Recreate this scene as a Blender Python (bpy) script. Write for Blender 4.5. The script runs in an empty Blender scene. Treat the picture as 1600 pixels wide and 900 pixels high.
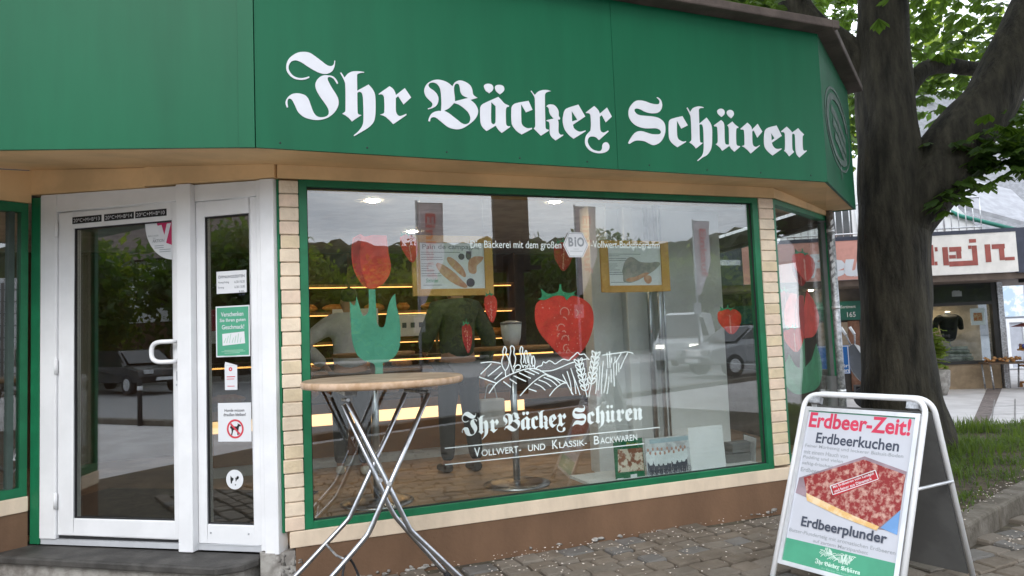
import bpy, bmesh, math, random
from mathutils import Vector, Matrix
random.seed(7)
PI = math.pi
R = math.radians
scene = bpy.context.scene
col = scene.collection
# ------------------------------------------------------------------ camera
cd = bpy.data.cameras.new("camera")
cam = bpy.data.objects.new("camera", cd)
col.objects.link(cam)
cd.sensor_width = 36.0
cd.lens = 36.0 * 1105 / 1600
cd.clip_start = 0.05
cd.clip_end = 600
RM = [[0.99921,-0.03981,0.0],[0.00266,0.06681,0.99776],[-0.03973,-0.99697,0.06686]]
m = Matrix(((RM[0][0], -RM[0][1], -RM[0][2], 0), (RM[1][0], -RM[1][1], -RM[1][2], 0), (RM[2][0], -RM[2][1], -RM[2][2], 1.38), (0, 0, 0, 1)))
cam.matrix_world = m
scene.camera = cam
# ------------------------------------------------------------------ sky, sun, exposure
SUN_EL, SUN_AZ = R(36), R(192)          # azimuth measured from +Y towards +X
w = bpy.data.worlds.new("World")
scene.world = w
w.use_nodes = True
nt = w.node_tree
bg = nt.nodes["Background"]
sky = nt.nodes.new("ShaderNodeTexSky")
sky.sky_type = 'NISHITA'
sky.sun_disc = False
sky.sun_elevation = SUN_EL
sky.sun_rotation = SUN_AZ
tc = nt.nodes.new("ShaderNodeTexCoord")
mp = nt.nodes.new("ShaderNodeMapping")
mp.inputs["Scale"].default_value = (1.0, 1.0, 2.6)
nz = nt.nodes.new("ShaderNodeTexNoise")
nz.inputs["Scale"].default_value = 2.6
nz.inputs["Detail"].default_value = 7
nz.inputs["Roughness"].default_value = 0.55
rp = nt.nodes.new("ShaderNodeValToRGB")
rp.color_ramp.elements[0].position = 0.32
rp.color_ramp.elements[0].color = (5.6, 6.2, 7.3, 1)
rp.color_ramp.elements[1].position = 0.68
rp.color_ramp.elements[1].color = (12.5, 13.0, 13.8, 1)
mx = nt.nodes.new("ShaderNodeMix")
mx.data_type = 'RGBA'
mx.inputs["Factor"].default_value = 0.93
nt.links.new(tc.outputs["Generated"], mp.inputs["Vector"])
nt.links.new(mp.outputs["Vector"], nz.inputs["Vector"])
nt.links.new(nz.outputs["Fac"], rp.inputs["Fac"])
nt.links.new(sky.outputs["Color"], mx.inputs["A"])
nt.links.new(rp.outputs["Color"], mx.inputs["B"])
nt.links.new(mx.outputs["Result"], bg.inputs["Color"])
bg.inputs["Strength"].default_value = 0.14
sl = bpy.data.lights.new("sun", 'SUN')
sl.energy = 0.6
sl.angle = R(22)
sl.color = (1.0, 0.96, 0.9)
so = bpy.data.objects.new("sun", sl)
col.objects.link(so)
sd = Vector((math.sin(SUN_AZ) * math.cos(SUN_EL), math.cos(SUN_AZ) * math.cos(SUN_EL), math.sin(SUN_EL)))
so.location = sd * 30
so.rotation_euler = sd.to_track_quat('Z', 'Y').to_euler()
vs = scene.view_settings
vs.view_transform = 'Standard'
vs.look = 'None'
vs.exposure = 0.9
vs.gamma = 1
vs.use_curve_mapping = False
scene.render.engine = 'CYCLES'
scene.cycles.max_bounces = 8
scene.cycles.transparent_max_bounces = 16
scene.cycles.glossy_bounces = 3
scene.cycles.diffuse_bounces = 3

# ------------------------------------------------------------------ materials
def lin(r, g, b):
    f = lambda c: (c / 255 / 12.92) if c / 255 <= 0.04045 else ((c / 255 + 0.055) / 1.055) ** 2.4
    return (f(r), f(g), f(b))

def mat(name, c, rough=0.6, metal=0.0, var=0.12, scale=5.0, bump=0.0, bscale=60.0, spec=0.4, c2=None, lo=0.42, hi=0.6, coat=0.0, wave=None, stretch=None):
    """principled surface with two octaves of noise in its colour and roughness, and an optional bump"""
    M = bpy.data.materials.new(name)
    M.use_nodes = True
    n = M.node_tree.nodes
    l = M.node_tree.links
    b = n["Principled BSDF"]
    b.inputs["Roughness"].default_value = rough
    b.inputs["Metallic"].default_value = metal
    b.inputs["Specular IOR Level"].default_value = spec
    if coat:
        b.inputs["Coat Weight"].default_value = coat
        b.inputs["Coat Roughness"].default_value = 0.15
    t = n.new("ShaderNodeTexCoord")
    a = n.new("ShaderNodeTexNoise")
    a.inputs["Scale"].default_value = scale
    a.inputs["Detail"].default_value = 6
    a.inputs["Roughness"].default_value = 0.6
    if stretch:
        mp_ = n.new("ShaderNodeMapping"); mp_.inputs["Scale"].default_value = stretch
        l.new(t.outputs["Object"], mp_.inputs["Vector"]); l.new(mp_.outputs[0], a.inputs["Vector"])
    else:
        l.new(t.outputs["Object"], a.inputs["Vector"])
    r = n.new("ShaderNodeValToRGB")
    e = r.color_ramp.elements
    e[0].position = lo
    e[1].position = hi
    if c2 is None:
        e[0].color = tuple(x * (1 - var) for x in c) + (1,)
        e[1].color = tuple(min(1, x * (1 + var)) for x in c) + (1,)
    else:
        e[0].color = tuple(c) + (1,)
        e[1].color = tuple(c2) + (1,)
    src = a.outputs["Fac"]
    if wave:
        wv = n.new("ShaderNodeTexWave")
        wv.inputs["Scale"].default_value = wave
        wv.inputs["Distortion"].default_value = 4
        wv.inputs["Detail"].default_value = 3
        l.new(t.outputs["Object"], wv.inputs["Vector"])
        src = wv.outputs["Fac"]
        e[0].position, e[1].position = 0.1, 0.9
    l.new(src, r.inputs["Fac"])
    l.new(r.outputs["Color"], b.inputs["Base Color"])
    if bump:
        d = n.new("ShaderNodeTexNoise")
        d.inputs["Scale"].default_value = bscale
        d.inputs["Detail"].default_value = 5
        l.new(t.outputs["Object"], d.inputs["Vector"])
        bp = n.new("ShaderNodeBump")
        bp.inputs["Strength"].default_value = bump
        bp.inputs["Distance"].default_value = 0.02
        l.new(d.outputs["Fac"], bp.inputs["Height"])
        l.new(bp.outputs["Normal"], b.inputs["Normal"])
    return M

def emit(name, c, s):
    M = bpy.data.materials.new(name)
    M.use_nodes = True
    b = M.node_tree.nodes["Principled BSDF"]
    b.inputs["Base Color"].default_value = tuple(c) + (1,)
    b.inputs["Emission Color"].default_value = tuple(c) + (1,)
    b.inputs["Emission Strength"].default_value = s
    return M

def glass(name, tint=(0.9, 0.93, 0.92), r0=0.055):
    M = bpy.data.materials.new(name)
    M.use_nodes = True
    n = M.node_tree.nodes
    l = M.node_tree.links
    n.remove(n["Principled BSDF"])
    lw = n.new("ShaderNodeLayerWeight")
    lw.inputs["Blend"].default_value = 0.5
    p = n.new("ShaderNodeMath"); p.operation = 'POWER'; p.inputs[1].default_value = 5
    l.new(lw.outputs["Facing"], p.inputs[0])
    k = n.new("ShaderNodeMath"); k.operation = 'MULTIPLY_ADD'; k.inputs[1].default_value = 1 - r0; k.inputs[2].default_value = r0
    l.new(p.outputs[0], k.inputs[0])
    tr = n.new("ShaderNodeBsdfTransparent"); tr.inputs[0].default_value = tuple(tint) + (1,)
    gl = n.new("ShaderNodeBsdfGlossy"); gl.inputs["Roughness"].default_value = 0.0
    gl.inputs[0].default_value = (1, 1, 1, 1)
    mxs = n.new("ShaderNodeMixShader")
    l.new(k.outputs[0], mxs.inputs[0]); l.new(tr.outputs[0], mxs.inputs[1]); l.new(gl.outputs[0], mxs.inputs[2])
    l.new(mxs.outputs[0], n["Material Output"].inputs["Surface"])
    return M

def leafmat(name, c, c2):
    M = mat(name, c, 0.55, var=0.3, scale=1.3, c2=c2, lo=0.35, hi=0.65)
    n = M.node_tree.nodes; l = M.node_tree.links
    b = n["Principled BSDF"]
    t = n.new("ShaderNodeBsdfTranslucent")
    t.inputs[0].default_value = (c2[0] * 3.2, c2[1] * 3.0, c2[2] * 1.2, 1)
    s = n.new("ShaderNodeMixShader"); s.inputs[0].default_value = 0.4
    l.new(b.outputs[0], s.inputs[1]); l.new(t.outputs[0], s.inputs[2])
    l.new(s.outputs[0], n["Material Output"].inputs["Surface"])
    return M

# ------------------------------------------------------------------ frames and mesh building
class Frame:
    """upright frame: u along a wall, v into it, z up"""
    def __init__(s, x, y, a, z=0.0):
        s.o = Vector((x, y, z)); s.d = Vector((math.cos(a), math.sin(a), 0)); s.n = Vector((-math.sin(a), math.cos(a), 0)); s.k = Vector((0, 0, 1)); s.a = a
    def __call__(s, u, v, z):
        return s.o + s.d * u + s.n * v + s.k * z
class Plane3(Frame):
    def __init__(s, o, d, n, k):
        s.o = Vector(o); s.d = Vector(d); s.n = Vector(n); s.k = Vector(k)
WORLD = Frame(0, 0, 0)
ROOT = {}
def tag(o, label=None, cat=None, group=None, kind=None):
    if label: o["label"] = label
    if cat: o["category"] = cat
    if group: o["group"] = group
    if kind: o["kind"] = kind
    return o
def thing(name, label, cat, loc=(0, 0, 0), group=None):
    o = bpy.data.objects.new(name, None)
    o.empty_display_size = 0.2
    col.objects.link(o)
    o.location = loc
    ROOT[o.name] = Vector(loc)
    return tag(o, label, cat, group)
def copy_tree(o, parent=None):
    c = o.copy(); col.objects.link(c)
    if parent is not None: c.parent = parent
    for ch in list(o.children): copy_tree(ch, c)
    return c

class MB:
    def __init__(s):
        s.v = []; s.f = []; s.sm = []; s.mi = []; s.cur = 0
    def add(s, vs, fs, smooth=False):
        k = len(s.v)
        s.v += [Vector(p) for p in vs]
        s.f += [tuple(i + k for i in f) for f in fs]
        s.sm += [smooth] * len(fs); s.mi += [s.cur] * len(fs)
        return s
    def box(s, fr, u0, u1, v0, v1, z0, z1):
        if u0 > u1: u0, u1 = u1, u0
        if v0 > v1: v0, v1 = v1, v0
        if z0 > z1: z0, z1 = z1, z0
        vs = [fr(u, v, z) for z in (z0, z1) for v in (v0, v1) for u in (u0, u1)]
        return s.add(vs, [(0, 2, 3, 1), (4, 5, 7, 6), (0, 1, 5, 4), (2, 6, 7, 3), (0, 4, 6, 2), (1, 3, 7, 5)])
    def rect_ring(s, fr, u0, u1, z0, z1, wl, wr, wb, wt, v0, v1):
        """picture frame butted at the corners"""
        s.box(fr, u0, u0 + wl, v0, v1, z0, z1); s.box(fr, u1 - wr, u1, v0, v1, z0, z1)
        s.box(fr, u0 + wl, u1 - wr, v0, v1, z0, z0 + wb); s.box(fr, u0 + wl, u1 - wr, v0, v1, z1 - wt, z1)
        return s
    def poly(s, pts):
        return s.add(pts, [tuple(range(len(pts)))])
    def slab(s, pts, z0, z1):
        """vertical prism over a plan outline (counter-clockwise), z may be a list"""
        n = len(pts)
        a = z0 if isinstance(z0, (list, tuple)) else [z0] * n
        b = z1 if isinstance(z1, (list, tuple)) else [z1] * n
        vs = [Vector((p[0], p[1], a[i])) for i, p in enumerate(pts)] + [Vector((p[0], p[1], b[i])) for i, p in enumerate(pts)]
        fs = [tuple(range(n))[::-1], tuple(range(n, 2 * n))] + [(i, (i + 1) % n, n + (i + 1) % n, n + i) for i in range(n)]
        return s.add(vs, fs)
    def tube(s, pts, r, n=10, caps=True):
        pts = [Vector(p) for p in pts]
        rs = r if isinstance(r, (list, tuple)) else [r] * len(pts)
        k = len(s.v); up = None
        for i, p in enumerate(pts):
            a = pts[max(0, i - 1)]; b = pts[min(len(pts) - 1, i + 1)]
            t = (b - a).normalized()
            if up is None:
                up = Vector((0, 0, 1)) if abs(t.z) < 0.9 else Vector((1, 0, 0))
            x = t.cross(up)
            if x.length < 1e-5: x = t.orthogonal()
            x.normalize(); y = x.cross(t).normalized(); up = y
            for j in range(n):
                q = 2 * PI * j / n
                s.v.append(p + (x * math.cos(q) + y * math.sin(q)) * rs[i])
        for i in range(len(pts) - 1):
            for j in range(n):
                a = k + i * n + j; b = k + i * n + (j + 1) % n
                s.f.append((a, b, b + n, a + n)); s.sm.append(True); s.mi.append(s.cur)
        if caps:
            s.f.append(tuple(k + j for j in range(n))[::-1]); s.f.append(tuple(k + (len(pts) - 1) * n + j for j in range(n)))
            s.sm += [False, False]; s.mi += [s.cur, s.cur]
        return s
    def lathe(s, fr, prof, n=32, u=0, v=0):
        """prof: (radius, z) pairs from the bottom up"""
        k = len(s.v)
        for (r, z) in prof:
            for j in range(n):
                q = 2 * PI * j / n
                s.v.append(fr(u + r * math.cos(q), v + r * math.sin(q), z))
        for i in range(len(prof) - 1):
            for j in range(n):
                a = k + i * n + j; b = k + i * n + (j + 1) % n
                s.f.append((a, b, b + n, a + n)); s.sm.append(True); s.mi.append(s.cur)
        s.f.append(tuple(k + j for j in range(n))[::-1]); s.f.append(tuple(k + (len(prof) - 1) * n + j for j in range(n)))
        s.sm += [False, False]; s.mi += [s.cur, s.cur]
        return s
    def blob(s, c, r, n=8, m=6, jit=0.0):
        c = Vector(c); k = len(s.v)
        r = r if isinstance(r, (list, tuple)) else (r, r, r)
        s.v.append(c + Vector((0, 0, -r[2])))
        for i in range(1, m):
            t = PI * i / m - PI / 2
            for j in range(n):
                q = 2 * PI * j / n; f = 1 + random.uniform(-jit, jit)
                s.v.append(c + Vector((r[0] * math.cos(t) * math.cos(q) * f, r[1] * math.cos(t) * math.sin(q) * f, r[2] * math.sin(t) * f)))
        s.v.append(c + Vector((0, 0, r[2])))
        e = len(s.v) - 1
        F = []
        for j in range(n):
            F.append((k, k + 1 + (j + 1) % n, k + 1 + j)); F.append((e, e - n + j, e - n + (j + 1) % n))
        for i in range(m - 2):
            for j in range(n):
                a = k + 1 + i * n + j; b = k + 1 + i * n + (j + 1) % n
                F.append((a, b, b + n, a + n))
        s.f += F; s.sm += [True] * len(F); s.mi += [s.cur] * len(F)
        return s
    def shape(s, fr, loops, v0, th=0.0, corner=True):
        """filled 2D outline(s) in the u-z plane of fr at depth v0, th thick (holes by even-odd)"""
        cu = bpy.data.curves.new("tmp", 'CURVE')
        cu.dimensions = '2D'; cu.fill_mode = 'BOTH' if th else 'FRONT'
        cu.extrude = th / 2
        for lp in loops:
            pts = cr(lp) if corner else [(p[0], p[1]) for p in lp]
            sp = cu.splines.new('POLY'); sp.points.add(len(pts) - 1); sp.use_cyclic_u = True
            for i, p in enumerate(pts): sp.points[i].co = (p[0], p[1], 0, 1)
        return s._curve(cu, fr, v0)
    def text(s, fr, body, u0, u1, z0, z1, v0, th=0.0, bold=0.0, shear=0.0, fit=None):
        """lettering fitted into the box u0..u1, z0..z1 (fit = sample string used for the height)"""
        cu = bpy.data.curves.new("tmp", 'FONT')
        cu.body = body; cu.size = 1; cu.offset = bold; cu.extrude = 0; cu.shear = shear; cu.resolution_u = 3
        cu.fill_mode = 'FRONT'
        return s._curve(cu, fr, v0, (u0, u1, z0, z1))
    def _curve(s, cu, fr, v0, fit=None):
        o = bpy.data.objects.new("tmp", cu)
        me = o.to_mesh()
        P = [(p.co.x, p.co.y, p.co.z) for p in me.vertices]
        Fc = [tuple(p.vertices) for p in me.polygons]
        o.to_mesh_clear(); bpy.data.objects.remove(o); bpy.data.curves.remove(cu)
        if fit and P:
            x0 = min(p[0] for p in P); x1 = max(p[0] for p in P); y0 = min(p[1] for p in P); y1 = max(p[1] for p in P)
            a = (fit[1] - fit[0]) / max(1e-6, x1 - x0); b = (fit[3] - fit[2]) / max(1e-6, y1 - y0)
            P = [(fit[0] + (p[0] - x0) * a, fit[2] + (p[1] - y0) * b, p[2]) for p in P]
        return s.add([fr(p[0], v0 - p[2], p[1]) for p in P], Fc)
    def ribbon(s, fr, pts, wdt, v0):
        n = len(pts); L = []; Rr = []
        for i in range(n):
            a = pts[max(0, i - 1)]; b = pts[min(n - 1, i + 1)]
            dx, dz = b[0] - a[0], b[1] - a[1]; q = math.hypot(dx, dz) or 1
            nx, nz_ = -dz / q * wdt / 2, dx / q * wdt / 2
            L.append(fr(pts[i][0] + nx, v0, pts[i][1] + nz_)); Rr.append(fr(pts[i][0] - nx, v0, pts[i][1] - nz_))
        return s.add(L + Rr, [(i, i + 1, n + i + 1, n + i) for i in range(n - 1)])
    def build(s, name, M, parent=None, loc=None, bevel=0.0, seg=2):
        base = Vector(loc) if loc is not None else (ROOT[parent.name] if parent is not None else Vector((0, 0, 0)))
        me = bpy.data.meshes.new(name)
        me.from_pydata([tuple(p - base) for p in s.v], [], s.f)
        for x in (M if isinstance(M, (list, tuple)) else [M]): me.materials.append(x)
        for p, sm, mi in zip(me.polygons, s.sm, s.mi):
            p.use_smooth = sm; p.material_index = mi
        if bevel:
            bm = bmesh.new(); bm.from_mesh(me)
            bmesh.ops.remove_doubles(bm, verts=bm.verts, dist=1e-6)
            es = [e for e in bm.edges if len(e.link_faces) == 2 and e.calc_face_angle(0) > 0.5]
            bmesh.ops.bevel(bm, geom=es, offset=bevel, segments=seg, profile=0.5, affect='EDGES', clamp_overlap=True)
            bm.to_mesh(me); bm.free()
        me.update()
        o = bpy.data.objects.new(name, me)
        col.objects.link(o)
        if parent is not None:
            o.parent = parent
        else:
            o.location = base
        ROOT[o.name] = base
        return o

def split(mb, name, M, parent=None, **k):
    """one object per connected piece of mb"""
    n = len(mb.v); p = list(range(n))
    def f(i):
        while p[i] != i:
            p[i] = p[p[i]]; i = p[i]
        return i
    for fc in mb.f:
        for i in fc[1:]: p[f(i)] = f(fc[0])
    groups = {}
    for q, fc in enumerate(mb.f): groups.setdefault(f(fc[0]), []).append(q)
    last = None
    for fs in groups.values():
        ids = sorted({i for q in fs for i in mb.f[q]}); mp = {i: j for j, i in enumerate(ids)}
        m2 = MB(); m2.v = [mb.v[i] for i in ids]; m2.f = [tuple(mp[i] for i in mb.f[q]) for q in fs]; m2.sm = [mb.sm[q] for q in fs]; m2.mi = [mb.mi[q] for q in fs]
        last = m2.build(name, M, parent, **k)
    return last
MB.split = lambda s, name, M, parent=None, **k: split(s, name, M, parent, **k)
def cr(pts, k=5):
    """smooth closed outline through pts; a third entry marks a sharp corner"""
    n = len(pts); out = []
    for i in range(n):
        p0, p1, p2, p3 = pts[i - 1], pts[i], pts[(i + 1) % n], pts[(i + 2) % n]
        c1, c2 = len(p1) > 2, len(p2) > 2
        out.append((p1[0], p1[1]))
        if c1 and c2: continue
        d = math.hypot(p2[0] - p1[0], p2[1] - p1[1])
        def tan(a, b, c):
            x, y = c[0] - a[0], c[1] - a[1]; q = math.hypot(x, y) or 1
            return (x / q * d, y / q * d)
        t1 = tan(p1, p1, p2) if c1 else tan(p0, p1, p2)
        t2 = tan(p1, p2, p2) if c2 else tan(p1, p2, p3)
        for j in range(1, k):
            t = j / k; h1 = 2*t**3 - 3*t*t + 1; h2 = -2*t**3 + 3*t*t; h3 = t**3 - 2*t*t + t; h4 = t**3 - t*t
            out.append((h1*p1[0] + h2*p2[0] + h3*t1[0] + h4*t2[0], h1*p1[1] + h2*p2[1] + h3*t1[1] + h4*t2[1]))
    return out
def arc(cx, cz, r, a0, a1, n=16, rz=None):
    rz = rz or r
    return [(cx + r * math.cos(a0 + (a1 - a0) * i / n), cz + rz * math.sin(a0 + (a1 - a0) * i / n)) for i in range(n + 1)]
def bendy(pts, rad=0.08, n=5):
    """polyline with rounded corners"""
    pts = [Vector(p) for p in pts]; out = [pts[0]]
    for i in range(1, len(pts) - 1):
        a, b, c = pts[i - 1], pts[i], pts[i + 1]
        r1 = min(rad, (b - a).length * 0.45); r2 = min(rad, (c - b).length * 0.45)
        p = b + (a - b).normalized() * r1; q = b + (c - b).normalized() * r2
        for j in range(n + 1):
            t = j / n
            out.append(p * (1 - t) ** 2 + b * 2 * t * (1 - t) + q * t * t)
    out.append(pts[-1])
    return out

WHITE = mat("white_plastic", (0.80, 0.80, 0.81), 0.35, var=0.04, scale=3)
WHITE_DIM = mat("white_seal", (0.5, 0.51, 0.53), 0.5, var=0.05)
RUBBER = mat("black_rubber", (0.02, 0.02, 0.022), 0.7)
GREEN_SIGN = mat("green_sheet_metal", (0.005, 0.104, 0.046), 0.42, var=0.11, scale=1.0, bump=0.05, bscale=4, spec=0.20, stretch=(5, 5, 0.6), lo=0.3, hi=0.7)
GREEN_FRAME = mat("green_paint", (0.008, 0.15, 0.062), 0.45, var=0.10, scale=7, bump=0.05, bscale=90)
CREAM = mat("cream_paint", (0.70, 0.57, 0.43), 0.7, var=0.13, scale=2, stretch=(3, 3, 1), lo=0.3, hi=0.7, bump=0.08, bscale=40)
CREAM_SOFFIT = mat("cream_board", (0.74, 0.50, 0.26), 0.65, var=0.12, scale=1.5, bump=0.05, bscale=30)
BRICK = mat("cream_painted_brick", (0.75, 0.62, 0.47), 0.75, var=0.13, scale=7, lo=0.3, hi=0.7, bump=0.25, bscale=35)
BRICK2 = mat("pinkish_painted_brick", (0.72, 0.56, 0.43), 0.75, var=0.14, scale=9, lo=0.3, hi=0.7, bump=0.25, bscale=35)
BRICK3 = mat("yellowish_painted_brick", (0.68, 0.55, 0.37), 0.75, var=0.16, scale=6, lo=0.3, hi=0.7, bump=0.25, bscale=35)
JOINT = mat("brick_joint", (0.55, 0.44, 0.33), 0.9, var=0.2, scale=20)
BROWN = mat("brown_plinth_paint", (0.165, 0.093, 0.053), 0.75, var=0.22, scale=1.5, stretch=(2, 2, 1), lo=0.3, hi=0.7, bump=0.15, bscale=50)
ROOFM = mat("brown_roof_edge", (0.10, 0.075, 0.065), 0.7, var=0.2, scale=5, bump=0.1)
LETTER = mat("white_lettering", (0.66, 0.66, 0.70), 0.45, var=0.03)
LETTER_OLD = mat("weathered_white_lettering", (0.085, 0.125, 0.105), 0.6, var=0.25, scale=12)
DECAL = mat("white_window_film", (0.78, 0.86, 0.84), 0.5, var=0.04)
PANE = glass("window_glass", r0=0.095)
PANE_DOOR = glass("door_glass", (0.72, 0.75, 0.74), r0=0.135)
PANE_CLEAR = glass("clear_glass", (0.93, 0.95, 0.94), r0=0.02)
PANE_FAR = glass("far_glass", (0.85, 0.88, 0.87), r0=0.02)
STEEL = mat("brushed_steel", (0.50, 0.51, 0.54), 0.28, metal=1.0, var=0.12, scale=14, bump=0.03, bscale=120)
ALU = mat("matt_aluminium", (0.72, 0.73, 0.75), 0.4, metal=0.7, var=0.08)
GALV = mat("galvanised_steel", (0.42, 0.43, 0.45), 0.5, metal=0.8, var=0.3, scale=30)
PAPER = mat("white_paper", (0.70, 0.71, 0.73), 0.7, var=0.02)
INK = mat("dark_ink", (0.06, 0.07, 0.10), 0.7, var=0.05)
INK_GREY = mat("grey_ink", (0.30, 0.32, 0.34), 0.7, var=0.05)
BLACK = mat("black_print", (0.012, 0.012, 0.013), 0.6)
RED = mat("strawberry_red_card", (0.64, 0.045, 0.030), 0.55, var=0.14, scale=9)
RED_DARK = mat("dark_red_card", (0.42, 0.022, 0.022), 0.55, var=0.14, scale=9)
LEAFCARD = mat("green_card", (0.045, 0.26, 0.125), 0.55, var=0.12, scale=8)
LEAFCARD2 = mat("mint_green_card", (0.10, 0.38, 0.26), 0.55, var=0.08, scale=5)
MAGENTA = mat("magenta_print", (0.48, 0.02, 0.10), 0.6, var=0.05)
REDPRINT = mat("red_print", (0.60, 0.05, 0.075), 0.6, var=0.05)
POSTER_GREEN = mat("poster_green", (0.07, 0.33, 0.20), 0.55, var=0.06)
WOODTOP = mat("worn_beech_top", (0.21, 0.15, 0.095), 0.55, var=0.2, scale=6, c2=(0.33, 0.245, 0.165), bump=0.05, bscale=70)
WOODEDGE = mat("beech_edge", (0.40, 0.25, 0.14), 0.55, c2=(0.56, 0.40, 0.28), scale=12, lo=0.4, hi=0.6)
OAKFRAME = mat("oak_picture_frame", (0.52, 0.27, 0.07), 0.5, c2=(0.60, 0.34, 0.11), scale=6)
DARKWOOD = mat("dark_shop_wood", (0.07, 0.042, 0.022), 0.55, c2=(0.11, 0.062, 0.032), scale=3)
WARMWOOD = mat("warm_counter_wood", (0.26, 0.12, 0.045), 0.45, c2=(0.33, 0.16, 0.06), scale=2)
GREYWALL = mat("pale_grey_wall", (0.72, 0.73, 0.73), 0.7, var=0.05, scale=2)
FLOORM = mat("brown_shop_floor", (0.40, 0.27, 0.18), 0.45, var=0.2, scale=3)
CEIL = mat("shop_ceiling", (0.55, 0.52, 0.48), 0.8)
WARMLAMP = emit("warm_lamp", (1.0, 0.44, 0.12), 2.0)
STRIPLAMP = emit("counter_light_strip", (1.0, 0.62, 0.28), 1.3)
SPOT = emit("ceiling_spot", (1.0, 0.80, 0.55), 110.0)
BREAD = mat("bread_crust", (0.42, 0.17, 0.04), 0.6, c2=(0.60, 0.30, 0.09), scale=14, bump=0.2)
GREYDARK = mat("dark_grey_panel", (0.14, 0.14, 0.138), 0.6, var=0.1)
STONE = mat("dark_step_stone", (0.04, 0.037, 0.034), 0.6, c2=(0.075, 0.07, 0.064), scale=6, bump=0.15, bscale=90)
CONCRETE = mat("pale_concrete", (0.22, 0.20, 0.18), 0.85, c2=(0.38, 0.36, 0.33), scale=9, bump=0.3, bscale=40)

# ================================================================== the ground
SETT2 = mat("brown_setts", (0.11, 0.088, 0.066), 0.85, c2=(0.20, 0.165, 0.13), scale=4.5, lo=0.3, hi=0.7, bump=0.35, bscale=70)
SETT3 = mat("grey_setts", (0.10, 0.093, 0.085), 0.8, c2=(0.18, 0.168, 0.155), scale=4, lo=0.3, hi=0.7, bump=0.35, bscale=70)
SETT = mat("grey_brown_setts", (0.12, 0.10, 0.078), 0.8, c2=(0.21, 0.18, 0.148), scale=3.5, lo=0.3, hi=0.7, bump=0.35, bscale=70)
EARTH = mat("joint_earth", (0.055, 0.045, 0.033), 0.95, c2=(0.105, 0.09, 0.06), scale=14, bump=0.3)
ASPH = mat("asphalt", (0.24, 0.24, 0.242), 0.85, c2=(0.30, 0.30, 0.302), scale=30, bump=0.2, bscale=200)
PLAZA = mat("pale_paving", (0.48, 0.46, 0.455), 0.8, c2=(0.58, 0.56, 0.555), scale=1.6, bump=0.1, bscale=60)
PAVER = mat("pale_paver_joint", (0.23, 0.22, 0.215), 0.85, var=0.15, scale=9)
KERB = mat("weathered_kerb_stone", (0.10, 0.085, 0.065), 0.85, c2=(0.17, 0.15, 0.125), scale=6, bump=0.4, bscale=30)
PETAL = mat("fallen_petals", (0.62, 0.52, 0.44), 0.8, c2=(0.75, 0.68, 0.62), scale=40)

g = MB(); g.poly([(-250, -250, -0.05), (250, -250, -0.05), (250, 250, -0.05), (-250, 250, -0.05)])
tag(g.build("ground", PLAZA), kind="structure")
g = MB(); g.poly([(-80, -14, -0.045), (80, -10, -0.045), (80, -1.5, -0.045), (-80, -2.2, -0.045)])
tag(g.build("road", ASPH), kind="structure")
g = MB(); g.slab([(-80, -2.15), (80, -1.45), (80, -1.25), (-80, -1.95)], -0.05, 0.05)
tag(g.build("kerb", KERB, bevel=0.01), kind="structure")
FW = Frame(-1.3488, 4.1007, 0.36795)
DW = Frame(FW.o.x, FW.o.y, -0.23653)
FA = Frame(-1.2951, 3.6002, 0.39058)
RW = Frame(2.0289, 5.4028, 0.87266)
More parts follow.
